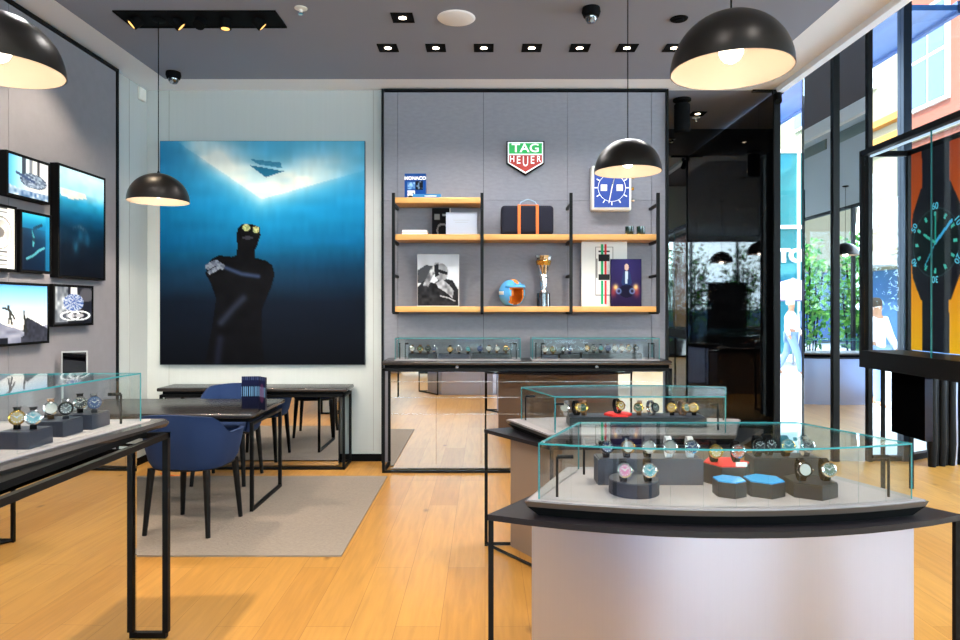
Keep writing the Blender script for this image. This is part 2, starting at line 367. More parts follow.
# lighting rows behind the camera carry on the same pattern
for x in (-2.2, -1.0, .2, 1.4): downlight('square downlight in the ceiling behind the viewpoint', x, 1.4, 20, 'downlights behind the viewpoint'); downlight('square downlight in the ceiling behind the viewpoint', x, -1.2, 20, 'downlights behind the viewpoint')
for x in (-2.2, -1.2): downlight('square downlight in the ceiling behind the viewpoint', x, 3.4, 26, 'downlights behind the viewpoint')
o = MB().lathe([(0, -.008), (.12, -.008), (.135, -.004), (.14, 0)], (0, 0, 0), 40).build('ceiling_speaker', 'white'); o.location = (-.21, 4.82, ZC)
tag(o, 'round white flush speaker in the grey ceiling', 'speaker')
def dome_cam(x, y, label):
    t = thing('dome_camera', label, 'camera', (x, y, ZC))
    MB().lathe([(0, 0), (.062, 0), (.066, -.03), (.055, -.06), (.04, -.062)], (x, y, ZC), 24).build('housing', 'blackm', t)
    MB().lathe([(.045, -.055), (.043, -.08), (.03, -.1), (0, -.108)], (x, y, ZC), 24).build('dome', 'lacq', t)
    MB().cyl((x, y-.02, ZC-.09), (x, y-.045, ZC-.105), .014, n=12).build('lens', 'gray', t)
dome_cam(-2.8, 5.93, 'black dome camera on the ceiling near the back left corner'); dome_cam(.75, 4.66, 'black dome camera on the ceiling above the middle pendant lamp')
o = MB().lathe([(0, -.018), (.03, -.02), (.035, -.01), (.06, -.008), (.065, 0)], (0, 0, 0), 24).build('ceiling_speaker', 'blackm'); o.location = (1.42, 4.83, ZC)
tag(o, 'small round black fitting in the ceiling beside the large right pendant lamp', 'speaker')
def sprinkler(x, y, label):
    t = thing('sprinkler', label, 'sprinkler', (x, y, ZC))
    MB().lathe([(0, 0), (.045, 0), (.045, -.004), (.02, -.012), (.012, -.012), (.012, -.03), (0, -.03)], (x, y, ZC), 20).build('plate', 'ivory', t)
    MB().lathe([(0, -.045), (.018, -.043), (.018, -.04), (.004, -.04), (.004, -.03), (0, -.03)], (x, y, ZC), 14).build('head', 'steel', t)
sprinkler(-1.3, 4.66, 'small white sprinkler right of the long black light slot'); sprinkler(2.35, 7.05+.3, 'small white sprinkler in the passage ceiling')
# slot with spotlights
t = thing('light_slot', 'long black recessed slot with tilted spotlights in the ceiling', 'ceiling light', (-2.07, 4.83, ZC))
b = MB(); b.box(-2.65, -1.49, 4.69, 4.97, ZC-.004, ZC-.001)
b.box(-2.65, -1.49, 4.69, 4.70, ZC-.012, ZC-.001); b.box(-2.65, -1.49, 4.96, 4.97, ZC-.012, ZC-.001); b.box(-2.65, -2.64, 4.69, 4.97, ZC-.012, ZC-.001); b.box(-1.5, -1.49, 4.69, 4.97, ZC-.012, ZC-.001)
b.build('housing', 'blackm', t)
for i, (x, dx, dy) in enumerate(((-2.53, -.05, -.02), (-2.28, .05, .03), (-2.08, 0, -.03), (-1.9, .0, .0), (-1.68, .05, .03))):
    p0 = Vector((x, 4.83, ZC-.004)); d = Vector((dx, dy, -.05)).normalized()
    h = MB().cyl(p0+d*.0, p0+d*.07, .042, n=16).build('spotlight', 'blackm', t)
    MB().cyl(p0+d*.07, p0+d*.072, .03, n=16).build('lamp', 'led2' if i != 2 else 'blackm', h)
for x in (-2.7, -2.15, -1.6): spot(x, 4.75, ZC-.08, 78, 1.15, (x, 6.4, 1.6), (1, .87, .68), .9)
spot(-2.55, 4.66, ZC-.08, 70, 1.5, (-3.25, 4.75, 1.9), (1, .84, .64), .7)
spot(-2.55, 3.6, ZC-.08, 50, 1.5, (-3.25, 3.9, 1.8), (1, .84, .64), .7)
# passage devices
t = thing('cylinder_speaker', 'black cylinder hanging from the passage ceiling right of the feature wall', 'speaker', (2.0, 6.7, ZC))
MB().lathe([(0, 0), (.09, 0), (.09, -.02), (.02, -.03), (.02, -.05)], (2.0, 6.7, ZC), 24).build('ceiling_mount', 'blackm', t)
MB().lathe([(.0, -.045), (.065, -.045), (.078, -.06), (.078, -.33), (.065, -.345), (0, -.345)], (2.0, 6.7, ZC), 28).build('body', 'blackm', t)
t = thing('track_spotlight', 'black spotlight on a short arm at the top corner of the black glass wall', 'spotlight', (2.85, 6.36, 3.59))
MB().box(2.77, 2.87, 6.34, 6.38, 3.55, 3.59).build('arm', 'black', t)
MB().cyl((2.82, 6.36, 3.56), (2.80, 6.30, 3.46), .035, n=16).build('head', 'blackm', t)
o = tag(rebase(MB().box(XL, XL+.03, 6.25, 6.36, 3.47, 3.59, bev=.008).build('wall_sensor', 'ivory'), (XL+.015, 6.3, 3.47)), 'small white sensor box high in the back left corner', 'sensor')
# ------------------------------------------------------------------ pendant lamps
def pendant(x, y, z, label, r=.222, e=26, dome=None):
    t = thing('pendant_lamp', label, 'lamp', (x, y, ZC), 'black dome pendant lamps')
    P = [(r*math.cos(a), r*.98*math.sin(a)) for a in [k*PI/2/14 for k in range(15)]]; P[-1] = (.0, r*.98)
    MB().lathe(P, (x, y, z), 48).build('lamp_shade', 'lampout', t)
    sh = MB().lathe([(max(0, q[0]-.004), q[1]-.003 if i else 0) for i, q in enumerate(P)], (x, y, z), 48).build('shade_lining', 'lampin', t)
    MB().cyl((x, y, z+r*.96), (x, y, z+r+.012), .012, .006, 16).build('cap', 'lampout', t)
    MB().cyl((x, y, z+r+.01), (x, y, ZC-.02), .0035, n=6).build('cord', 'blackm', t)
    MB().lathe([(0, 0), (.05, 0), (.05, -.015), (.01, -.025), (0, -.025)], (x, y, ZC), 20).build('ceiling_rose', 'blackm', t)
    MB().lathe([(.045*math.sin(PI*k/10), .045*math.cos(PI*k/10)) for k in range(11)], (x, y, z+.075), 20).build('bulb', 'bulb', t)
    l = bpy.data.lights.new('bulb_light', 'POINT'); l.energy = 4.5; l.shadow_soft_size = .04; l.color = (1, .84, .66)
    o = bpy.data.objects.new('bulb_light', l); C.objects.link(o); o.location = (x, y, z+.02)
    spot(x, y, z+.025, e*2.6, 2.72, None, (1, .86, .68), .12, .03)
pendant(.925, 2.48, 2.387, 'largest dome pendant lamp, hanging at the top right above the front counter')
pendant(.952, 4.4, 2.40, 'dome pendant lamp in front of the blue square wall clock')
pendant(-2.39, 4.83, 2.27, 'dome pendant lamp left of the diver painting, over the desk', r=.212)
pendant(-1.845, 2.5, 2.397, 'dome pendant lamp cut by the top left corner, above the left counter', e=45)
for p in ((.93, -1.0), (-1.82, -.6), (6.28, 1.34)): pendant(p[0], p[1], 2.40, 'dome pendant lamp of the room behind the viewpoint, seen only in reflections')
# ------------------------------------------------------------------ pictures
def dpaint(u, v):
    x = 50+u*503; y = 53+v*550
    c = ramp(v, [(0, (70, 160, 198)), (.12, (60, 155, 200)), (.3, (22, 128, 178)), (.45, (10, 92, 135)), (.58, (14, 46, 72)), (.72, (9, 17, 30)), (1, (4, 6, 13))])
    c = mix(c, (8, 70, 120), .35*max(0, .5-u)*2*(1 if v < .5 else 0))
    V = [(115, 70), (180, 115), (300, 196), (420, 160), (545, 128)]
    inside = y < (70+(x-115)*.68 if x < 300 else 196-(x-300)*.28)
    d = dline(x, y, V)
    sd = d-16 if inside else d+16
    fade = max(0, min(1, (x-95)/60))*max(0, min(1, (560-x)/150))
    c = mix(c, (120, 190, 216), (.75*math.exp(-(d/95)**2) if inside else .6*math.exp(-(d/34)**2))*(.35+.65*fade))
    wob = .75+.5*vn(x*.025+3, y*.06)
    c = mix(c, (232, 230, 222), .92*fade*min(1, wob*math.exp(-(sd/(52 if inside else 22))**2)))
    n = vn(x*.02, y*.05)*.6+vn(x*.1, y*.03)*.4
    c = tuple(q*(.93+.14*n) for q in c)
    if inp(x, y, [(270, 112), (355, 127), (310, 142)]): c = mix(c, (20, 96, 132), .9)
    if inp(x, y, [(272, 97), (348, 106), (350, 120), (290, 110)]): c = mix(c, (48, 118, 150), .7+.3*vn(x*.3, y*.5))
    B = [(238, 288), (240, 268), (250, 258), (275, 257), (295, 265), (297, 285), (290, 308), (284, 322), (283, 340), (310, 347), (326, 358), (332, 380), (326, 408), (312, 440), (300, 470), (299, 520), (308, 604), (160, 604), (178, 510), (188, 440), (174, 402), (162, 380), (164, 360), (178, 342), (196, 334), (226, 338), (238, 333), (240, 312)]
    if inp(x, y, B):
        c = mix((3, 3, 6), (10, 11, 17), .6*vn(x*.05, y*.05))
        c = mix(c, (45, 60, 92), .8*math.exp(-(dline(x, y, [(205, 362), (250, 380), (292, 386)])/5)**2))
        c = mix(c, (34, 40, 56), .8*math.exp(-(dline(x, y, [(200, 500), (230, 465), (255, 440)])/9)**2))
        c = mix(c, (28, 32, 50), .6*math.exp(-(dline(x, y, [(190, 600), (198, 540)])/9)**2))
        if math.hypot(x-262, y-266) < 9 or math.hypot(x-286, y-271) < 8: c = mix((196, 200, 140), (90, 100, 70), vn(x*.3, y*.3))
        if math.hypot((x-266)/14, (y-291)/4) < 1: c = (44, 46, 56)
    if dline(x, y, [(168, 362), (186, 352), (202, 362)]) < 7 or dline(x, y, [(172, 376), (190, 366)]) < 5: c = mix((125, 135, 150), (50, 56, 74), vn(x*.25, y*.25))
    return c
t = thing('diver_painting', 'large square blue underwater picture of a dark diver on the pale back wall', 'painting', (-2.155, YB-.02, .94))
MB().box(-3.15, -1.165, YB-.035, YB-.001, .94, 3.11).build('canvas_box', mat('canvas_edge', '#1e2730', .7), t)
picture('picture', t, -3.147, -1.168, .943, 3.107, YB-.0365, dpaint, 210, 230)
def wallpic(label, cat, yc0, yc1, z0, z1, fn, nx, nz, fw=.018, m='screen'):
    w = (yc1-yc0); t = thing('framed_picture', label, cat, (-3.25, (yc0+yc1)/2, z0), 'framed pictures on the left wall panel', rz=PI/2); k = t.location.copy(); ORG[t.name] = Vector()
    h = z1-z0; b = MB(); D = .062
    b.box(-w/2, w/2, -D+.006, 0, 0, h); b.box(-w/2, -w/2+fw, -D, -D+.006, 0, h); b.box(w/2-fw, w/2, -D, -D+.006, 0, h); b.box(-w/2+fw, w/2-fw, -D, -D+.006, 0, fw); b.box(-w/2+fw, w/2-fw, -D, -D+.006, h-fw, h)
    b.build('frame', 'blackm', t)
    picture('picture', t, -w/2+fw, w/2-fw, fw, h-fw, -D+.004, fn, nx, nz, m)
def p_big(u, v):
    c = ramp(v, [(0, (178, 216, 226)), (.2, (150, 205, 220)), (.3, (34, 136, 172)), (.42, (10, 78, 112)), (.55, (8, 32, 52)), (.72, (7, 11, 20)), (1, (6, 7, 12))])
    if inp(u, v, [(.02, .2), (.55, .2), (.6, .24), (.25, .28), (.02, .26)]): c = mix(c, (232, 222, 205), .85)
    d = dline(u, v*1.55, [(.3, .85), (.42, .80), (.55, .86)]); c = mix(c, (90, 105, 110), .6*math.exp(-(d/.03)**2)*vn(u*60, v*60))
    for q in ((.45, .6), (.6, .63), (.35, .72)): c = mix(c, (30, 90, 120), .5*math.exp(-(math.hypot(u-q[0], v-q[1])/.06)**2))
    return tuple(x*(.92+.16*vn(u*9, v*22)) for x in c)
def p_move(u, v, cx=.62, cy=.55):
    c = ramp(u, [(0, (60, 150, 215)), (.25, (150, 195, 225)), (.6, (225, 222, 212)), (1, (190, 192, 196))])
    if v < .45 and .33 < u < .42: c = (40, 46, 58)
    if v < .4 and .5 < u < .6: c = (110, 116, 124)
    if v < .5 and .7 < u < .78: c = (60, 60, 64)
    r = math.hypot((u-cx)/.34, (v-cy)/.2); th = math.atan2(v-cy, u-cx)
    if r < 1: c = mix((38, 52, 78), (190, 205, 220), vn(u*22, v*30)); 
    if .82 < r < 1: c = (50, 66, 90) if (th*9 % 1) > .3 else (150, 165, 180)
    if dseg(u, v, (.2, .42), (.62, .56)) < .035: c = (40, 62, 100)
    if v > .82-.2*(.3-u)*(1 if u < .3 else 0): c = mix((40, 80, 130), (220, 225, 228), vn(u*18, v*10))
    return c
def p_wwatch(u, v):
    c = (226, 224, 218); r = math.hypot((u-.64)/.3, (v-.42)/.27)
    if abs(u-.64) < .17 and (v < .15 or v > .68): c = mix((60, 60, 62), (210, 210, 208), 1 if (v*14 % 1) > .3 else 0)
    if r < 1: c = (120, 116, 112)
    if r < .9: c = (228, 226, 220)
    if r < .78: c = mix((140, 136, 130), (200, 196, 190), vn(u*12, v*12))
    if r < .3: c = (90, 86, 84)
    return c
def p_dive(u, v):
    c = mix(ramp(v, [(0, (60, 190, 225)), (.2, (16, 96, 135)), (.45, (10, 40, 66)), (1, (8, 22, 42))]), (8, 14, 28), .75*(1-u) if v > .25 else 0)
    if u > .86: c = mix(c, (20, 120, 165), .5)
    if dline(u, v, [(.38, .3), (.42, .42), (.4, .55)]) < .03: c = (50, 110, 120) if vn(u*30, v*30) > .5 else (14, 30, 44)
    if dline(u, v, [(.18, .8), (.4, .74), (.6, .64), (.8, .58)]) < .022: c = mix(c, (90, 180, 190), .6)
    if dline(u, v, [(.42, .25), (.7, .17)]) < .03: c = (16, 40, 60)
    return c
def p_mtn(u, v):
    c = mix(ramp(v, [(0, (84, 150, 216)), (.35, (150, 190, 226)), (.7, (222, 222, 220)), (1, (230, 225, 215))]), (250, 244, 232), .75*math.exp(-(math.hypot(u-.62, v-.7)/.2)**2))
    u = (u-.42)/.58
    rid = .62+.3*u if u < .5 else .77
    r2 = .93-.55*(u-.55) if u > .55 else 2
    if u > .55 and v > max(.56, r2-.0*u)+.02*vn(u*20, 1): c = mix((110, 116, 140), (160, 164, 180), vn(u*14, v*14))
    if v > rid+.03*vn(u*12, 2) and u < .62: c = mix((94, 98, 116), (140, 142, 156), vn(u*10, v*16))
    if v > .84+.5*abs(u-.58)-.28*(u > .5) and u > .45: c = mix((24, 26, 34), (80, 82, 96), vn(u*24, v*20)*.6)
    if v > .9 and u < .2: c = (20, 22, 30)
    for P in ([(.2, .36), (.23, .52), (.2, .66)], [(.23, .5), (.27, .68)], [(.1, .4), (.2, .42)], [(.2, .4), (.32, .58)], [(.51, .5), (.52, .66), (.5, .8)], [(.52, .64), (.56, .82)], [(.5, .58), (.55, .62)], [(.505, .46), (.51, .52)]):
        if dline(u, v, P) < .018: c = (34, 36, 34)
    return c
def p_mec(u, v):
    c = (24, 26, 34)
    if u < .35: c = mix((180, 186, 190), (50, 56, 66), vn(u*18, v*9))
    if u > .42 and u < .6 and v < .3: c = (190, 190, 190)
    if math.hypot((u-.85)/.18, (v-.2)/.2) < 1: c = (64, 64, 70)
    r = math.hypot((u-.5)/.27, (v-.42)/.24); th = math.atan2(v-.42, u-.5)
    if r < 1: c = (40, 70, 130) if ((th*2.2 % 1) > .45) ^ (vn(r*6, th*3) > .5) else (150, 160, 176)
    for q, w in ((.42, .27), (.66, .3)):
        r = math.hypot((u-q)/w, (v-.78)/.13)
        if .78 < r < 1: c = (220, 224, 228)
        elif r < .4: c = (150, 150, 156)
    return mix(c, (12, 12, 16), .8 if (u < .04 or v > .94) else 0)
wallpic('small framed picture of a watch movement, topmost left on the left wall', 'picture', 4.40, 4.84, 2.248, 2.55, p_move, 60, 44)
wallpic('framed picture of a white wrist watch, cut by the left photo edge', 'picture', 4.11, 4.495, 1.738, 2.18, p_wwatch, 70, 64)
wallpic('small upright framed picture of a diver in dark blue water', 'picture', 4.53, 4.855, 1.742, 2.172, p_dive, 44, 56)
wallpic('tall framed underwater picture fading from pale blue to black, largest on the left wall', 'picture', 4.93, 5.545, 1.722, 2.58, p_big, 60, 84)
wallpic('wide framed picture of two climbers on a ridge under blue sky', 'picture', 3.95, 4.83, 1.237, 1.668, p_mtn, 110, 56)
wallpic('small framed picture of silver watch gears below the tall underwater picture', 'picture', 4.87, 5.375, 1.353, 1.671, p_mec, 70, 50)
# ------------------------------------------------------------------ TAG HEUER sign
S = 6.1/F; y = 6.33
t = thing('shop_sign', 'shield shaped sign with a green upper and red lower field on the grey wall', 'sign', (.37, 6.38, 2.75))
cx = (525.5-CU)/F*6.34; zt = H+(CV-142)/F*6.34; W = .170
def shield(w, top, sh, bot): return [(cx-w, top), (cx+w, top), (cx+w, sh), (cx, bot), (cx-w, sh)]
TX = Matrix(((1, 0, 0, 0), (0, 0, 1, 0), (0, 1, 0, 0), (0, 0, 0, 1)))   # (x,y,z)->(x,z,y)
def plate(poly, y0, y1): return MB().prism(poly, y0, y1, T=TX)
plate(shield(W+.012, zt+.01, zt-.205, zt-.318), 6.345, 6.379).build('backing', 'blackm', t)
plate(shield(W, zt, zt-.2, zt-.303), 6.34, 6.346).build('border', 'tag_w', t)
plate([(cx-W+.012, zt-.012), (cx+W-.012, zt-.012), (cx+W-.012, zt-.112), (cx-W+.012, zt-.112)], 6.337, 6.341).build('green_field', 'tag_g', t)
plate([(cx-W+.012, zt-.126), (cx+W-.012, zt-.126), (cx+W-.012, zt-.195), (cx, zt-.288), (cx-W+.012, zt-.195)], 6.337, 6.341).build('red_field', 'tag_r', t)
text('TAG', .115, 'tag_w', t, (cx, 6.335, zt-.062), bold=.002, sx=1.15, name='lettering')
for ch, dx, s, dz in (('H', -.128, .085, .166), ('E', -.068, .105, .176), ('U', 0, .135, .192), ('E', .066, .105, .176), ('R', .127, .085, .166)):
    text(ch, s, 'tag_w', t, (cx+dx, 6.335, zt-dz), bold=.001, sx=.78 if ch != 'U' else .62, name='lettering')
# ------------------------------------------------------------------ square wall clock
t = thing('wall_clock', 'square wall clock like a blue faced watch in a white steel case', 'clock', (1.2, 6.38, 2.43))
x0, x1, z0, z1 = (591-CU)/F*6.3, (631-CU)/F*6.3, 1.5+(CV-211)/F*6.3, 1.5+(CV-166)/F*6.3
MB().box(x0, x1, 6.27, 6.379, z0, z1, bev=.02, seg=3).build('case', 'ivory', t)
MB().box(x0+.025, x1-.025, 6.262, 6.275, z0+.03, z1-.03).build('dial', mat('clock_blue', '#0b3590', .4), t)
xc, zc = (x0+x1)/2, (z0+z1)/2
b = MB()
for k in range(12):
    a = k*PI/6; b.box(-.004, .004, 6.255, 6.263, .135, .165, T=Matrix.Translation((xc, 0, zc)) @ Matrix.Rotation(a, 4, 'Y'))
b.build('hour_markers', 'tag_w', t)
b = MB(); b.tube([(xc+.13*math.cos(k*PI/24), 6.26, zc+.13*math.sin(k*PI/24)) for k in range(48)], .002, 6, closed=True); b.build('chapter_ring', 'tag_w', t)
for sx in (-1, 1): MB().box(xc+sx*.075-.03, xc+sx*.075+.03, 6.256, 6.263, zc-.03, zc+.03, bev=.003).build('subdial', 'gray' if 0 else 'ivory', t)
MB().box(-.005, .005, 6.25, 6.255, -.03, .12, T=Matrix.Translation((xc, 0, zc)) @ Matrix.Rotation(.25, 4, 'Y')).build('hand', 'steel', t)
MB().box(-.004, .004, 6.246, 6.25, -.03, .15, T=Matrix.Translation((xc, 0, zc)) @ Matrix.Rotation(PI+.2, 4, 'Y')).build('hand', 'ivory', t)
for dz in (-.11, 0, .11): MB().cyl((x1, 6.32, zc+dz), (x1+(.035 if dz else .03), 6.32, zc+dz), .016, n=12).build('crown' if dz == 0 else 'push_button', 'gold' if dz == 0 else 'steel', t)
# ------------------------------------------------------------------ shelf unit
YS = 6.08; sx = [-.843, -.028, .792, 1.594]
t = thing('shelf_unit', 'wall shelf unit of four black posts and oak boards on the grey feature wall', 'shelf', (.375, 6.1, 1.44))
for i, x in enumerate(sx):
    p = MB().box(x-.014, x+.014, YS-.014, YS+.014, 1.445, 2.55).build('post', 'black', t)
    for z in (1.445, 1.79, 2.105, 2.445): MB().box(x-.012, x+.012, YS+.014, 6.379, z-.012, z+.012).build('wall_bracket', 'black', p)
for (a, c_, z) in ((0, 1, 2.485), (0, 1, 2.145), (1, 2, 2.145), (2, 3, 2.145), (0, 1, 1.48), (1, 2, 1.48), (2, 3, 1.48)):
    MB().box(sx[a]+.015, sx[c_]-.015, YS+.0, 6.372, z-.026, z+.026, bev=.003).build('shelf_board', 'oak', t)
ZS1, ZS2, ZS3 = 2.511, 2.171, 1.506
def px(u, y=6.15): return (u-CU)/F*y
def pz(v, y=6.15): return H+(CV-v)/F*y
# books top shelf
yb = 6.16
t = thing('standing_book', 'blue book with a white title standing upright on the top shelf', 'book', (px(415, yb), yb+.02, ZS1))
x0, x1 = px(404.5, yb), px(426, yb); zt_ = pz(173.5, yb)
def p_mon(u, v):
    c = (22, 62, 122)
    if .12 < u < .5 and .35 < v < .62: c = mix((30, 70, 130), (150, 190, 225), vn(u*16, v*16))
    if .52 < u < .88 and .3 < v < .64: c = (16, 18, 26) if vn(u*12, v*12) < .75 else (90, 110, 130)
    if .12 < u < .5 and .68 < v < .98: c = mix((20, 24, 30), (225, 228, 230), 1 if vn(u*10, v*14) > .42 else 0)
    return c
MB().box(x0, x1, yb, yb+.035, ZS1, zt_).build('cover', mat('book_blue', '#174a86', .5), t); picture('cover_print', t, x0+.002, x1-.002, ZS1+.002, zt_-.002, yb-.001, p_mon, 34, 36)
text('MONACO', .042, 'tag_w', t, ((x0+x1)/2, yb-.002, zt_-.045), ext=.0005, bold=.0015, sx=1.05)
t = thing('lying_book', 'thin blue book lying flat at the foot of the upright blue book', 'book', (px(427), 6.13, ZS1))
MB().box(px(413, 6.12), px(441, 6.12), 6.1, 6.155, ZS1, ZS1+.033).build('cover', mat('book_teal', '#2272a8', .5), t); MB().box(px(425), px(437), 6.0985, 6.1, ZS1+.012, ZS1+.018).build('spine_title', 'tag_w', t)
t = thing('lying_book', 'red book lying lowest at the left end of the middle shelf', 'book', (px(415), 6.2, ZS2)); MB().box(px(402), px(428), 6.13, 6.28, ZS2, ZS2+.022).build('cover', mat('book_red', '#c2452f', .6), t); MB().box(px(402)+.003, px(428)-.002, 6.129, 6.278, ZS2+.003, ZS2+.019).build('pages', 'ivory', t)
t = thing('lying_book', 'white book lying on top of the red book on the middle shelf', 'book', (px(415), 6.2, ZS2+.022)); MB().box(px(402.5), px(427), 6.13, 6.28, ZS2+.022, ZS2+.046).build('cover', mat('book_white', '#e6e2dc', .6), t); MB().box(px(402.5)+.002, px(427)-.002, 6.129, 6.278, ZS2+.026, ZS2+.042).build('pages', 'white', t)
t = thing('standing_book', 'black book standing behind the white card on the middle shelf', 'book', (px(441, 6.27), 6.27, ZS2))
x0, x1 = px(432, 6.25), px(450.5, 6.25); zt_ = pz(208, 6.25)
def p_blk(u, v):
    c = (20, 20, 22)
    if .15 < u < .45 and .2 < v < .42: c = (130, 128, 126)
    r = math.hypot((u-.6)/.34, (v-.8)/.26)
    if .75 < r < 1: c = (120, 120, 120)
    if .6 < u < .9 and .2 < v < .3: c = (170, 170, 170)
    return c
MB().box(x0, x1, 6.25, 6.29, ZS2, zt_).build('cover', 'blackm', t); picture('cover_print', t, x0, x1-.01, ZS2, zt_, 6.249, p_blk, 26, 30); MB().box(x1-.008, x1, 6.248, 6.249, ZS2, zt_).build('pages', 'ivory', t)
t = thing('folded_card', 'white announcement card standing in front of the black book', 'card', (px(461), 6.15, ZS2))
x0, x1 = px(446), px(477); zt_ = pz(212.5)
MB().box(x0, x1, 6.14, 6.148, ZS2, zt_).build('front_panel', 'card', t); MB().box(x0, x1, 6.148, 6.151, ZS2, zt_, T=Matrix.Translation((0, .0, 0))).build('back_panel', 'gray', t)
b = MB(); b.box(x0+.07, x1-.07, 6.139, 6.14, zt_-.075, zt_-.071); b.box(x0+.085, x1-.085, 6.139, 6.14, zt_-.095, zt_-.091); b.build('printed_lines', 'gray', t)
# duffle bag
t = thing('travel_bag', 'navy travel bag with two orange straps on the middle shelf', 'bag', (px(527), 6.2, ZS2))
x0, x1 = px(501), px(553.5); zt_ = pz(205.5)
MB().box(x0, x1, 6.12, 6.34, ZS2, zt_, bev=.035, seg=4).build('body', 'navy', t)
for u in (519, 537):
    xa = px(u); MB().box(xa-.014, xa+.014, 6.112, 6.12, ZS2, zt_+.004, bev=.003).build('strap', 'orange', t)
b = MB(); xa, xb_ = px(519), px(537)
b.tube([(xa, 6.13, zt_), (xa+.02, 6.14, zt_+.03), (xa+.06, 6.15, zt_+.05), ((xa+xb_)/2, 6.15, zt_+.056), (xb_-.06, 6.15, zt_+.05), (xb_-.02, 6.14, zt_+.03), (xb_, 6.13, zt_)], .006, 8)
b.build('handle', mat('pale_handle', '#8fa3b8', .5), t)
MB().box(xa-.01, xb_+.01, 6.16, 6.18, zt_-.002, zt_+.01, bev=.003).build('top_strap', 'orange', t)
for i, u in enumerate((630, 641.5)):
    t = thing('candle_glass', ('left' if i == 0 else 'right')+' one of the two small dark green glasses below the wall clock', 'glass', (px(u), 6.18, ZS2))
    MB().lathe([(0, .002), (.036, .002), (.04, .01), (.04, .082), (.036, .082), (.035, .012), (0, .012)], (px(u), 6.18, ZS2), 24).build('cup', 'dgreen', t)
    MB().lathe([(0, .06), (.034, .06)], (px(u), 6.18, ZS2), 24).build('wax', 'cushion', t)
# lower shelf
def leanpic(label, name, u0, u1, v0, fn, nx, nz, yy, group=None, lean=.0, edge='ivory'):
    x0, x1 = px(u0, yy), px(u1, yy); zt_ = pz(v0, yy)
    t = thing(name, label, 'picture', ((x0+x1)/2, yy, ZS3), group)
    MB().box(x0, x1, yy, yy+.015, ZS3, zt_).build('board', edge, t)
    picture('picture', t, x0+.002, x1-.002, ZS3+.002, zt_-.002, yy-.001, fn, nx, nz); return t
def p_bw(u, v):
    c = ramp(v, [(0, (176, 180, 188)), (.4, (198, 200, 206)), (1, (205, 206, 210))])
    c = tuple(q*(.95+.1*vn(u*6, v*5)) for q in c)
    if inp(u, v, [(0, .3), (.2, .2), (.38, .22), (.3, .4), (.2, .55), (0, .55)]): c = (64, 66, 70)
    if inp(u, v, [(0, 1), (0, .62), (.15, .5), (.4, .55), (.6, .45), (.85, .5), (1, .7), (1, 1)]): c = mix((20, 20, 22), (52, 52, 55), vn(u*16, v*16))
    if math.hypot((u-.58)/.16, (v-.34)/.17) < 1: c = mix((170, 170, 172), (110, 110, 112), vn(u*14, v*12))
    if dline(u, v, [(.45, .3), (.7, .36)]) < .03: c = (30, 30, 32)
    if inp(u, v, [(.12, .6), (.3, .3), (.42, .16), (.52, .16), (.5, .3), (.38, .4), (.25, .62)]): c = mix((205, 205, 207), (80, 80, 84), vn(u*18, v*16))
    if inp(u, v, [(.44, .55), (.6, .48), (.76, .58), (.88, .7), (.84, .84), (.7, .74), (.5, .64)]): c = mix((190, 190, 194), (90, 90, 94), vn(u*16, v*16))
    if inp(u, v, [(.4, .2), (.5, .18), (.52, .4), (.42, .44)]): c = (34, 34, 38)
    if dline(u, v, [(.55, .8), (.75, .84), (.9, .9)]) < .012: c = (170, 170, 172)
    return c
leanpic('black and white photograph of a person holding a camera on the lower shelf', 'photo_print', 417.5, 459, 254.5, p_bw, 56, 68, 6.2)
def p_car(u, v):
    c = tuple(q*(1-.08*u*v) for q in (224, 226, 226))
    X = u*320; Y = v*460; body = 95 < X < 225 and 35 < Y < 385
    if body:
        r = min(X-95, 225-X, Y-35, 385-Y)
        if r < 6: c = (120, 122, 124)
        if Y < 60 or Y > 370: pass
    if 118 < X < 200 and 90 < Y < 140: c = (38, 40, 42)
    if 118 < X < 200 and 232 < Y < 276: c = (38, 40, 42)
    if 118 < X < 198 and 62 < Y < 76: c = (60, 62, 64)
    if 104 < X < 112 and 120 < Y < 260: c = (64, 66, 68)
    if (16 < Y < 92) or (140 < Y < 232) or (278 < Y < 445):
        if 135 < X < 154: c = (30, 160, 106)
        if 160 < X < 177: c = (205, 54, 58)
    return c
leanpic('white framed poster of a car seen from above with green and red stripes', 'car_poster', 581.5, 627, 241.5, p_car, 128, 120, 6.24)
def p_pur(u, v):
    c = mix(ramp(v, [(0, (44, 40, 92)), (.4, (46, 38, 84)), (1, (34, 24, 54))]), (24, 20, 48), abs(u-.5)*.8)
    if math.hypot((u-.52)/.07, (v-.17)/.07) < 1: c = (190, 160, 146)
    if inp(u, v, [(.42, .26), (.62, .26), (.7, .5), (.62, .58), (.42, .58), (.34, .5)]): c = (36, 52, 92)
    if inp(u, v, [(.48, .26), (.56, .26), (.55, .52), (.47, .52)]): c = (176, 196, 214)
    if math.hypot((u-.52)/.26, (v-.68)/.14) < 1 and v > .54: c = mix(c, (16, 16, 34), .8)
    for q in (.16, .82):
        c = mix(c, (255, 214, 130), math.exp(-(math.hypot(u-q, (v-.6)*1.2)/.075)**2)); c = mix(c, (200, 70, 60), .55*math.exp(-(math.hypot((u-q+(.07 if q < .5 else -.03))/.09, (v-.7)/.1))**2))
        d = abs(math.hypot((u-(.26 if q < .5 else .7))/.1, (v-.68)/.07)-.7); c = mix(c, (120, 150, 210), .7*math.exp(-(d/.25)**2))
    return c
leanpic('dark purple poster of a standing person with two headlights, before the car poster', 'poster', 610.5, 641.5, 259, p_pur, 56, 76, 6.17, edge='blackm')
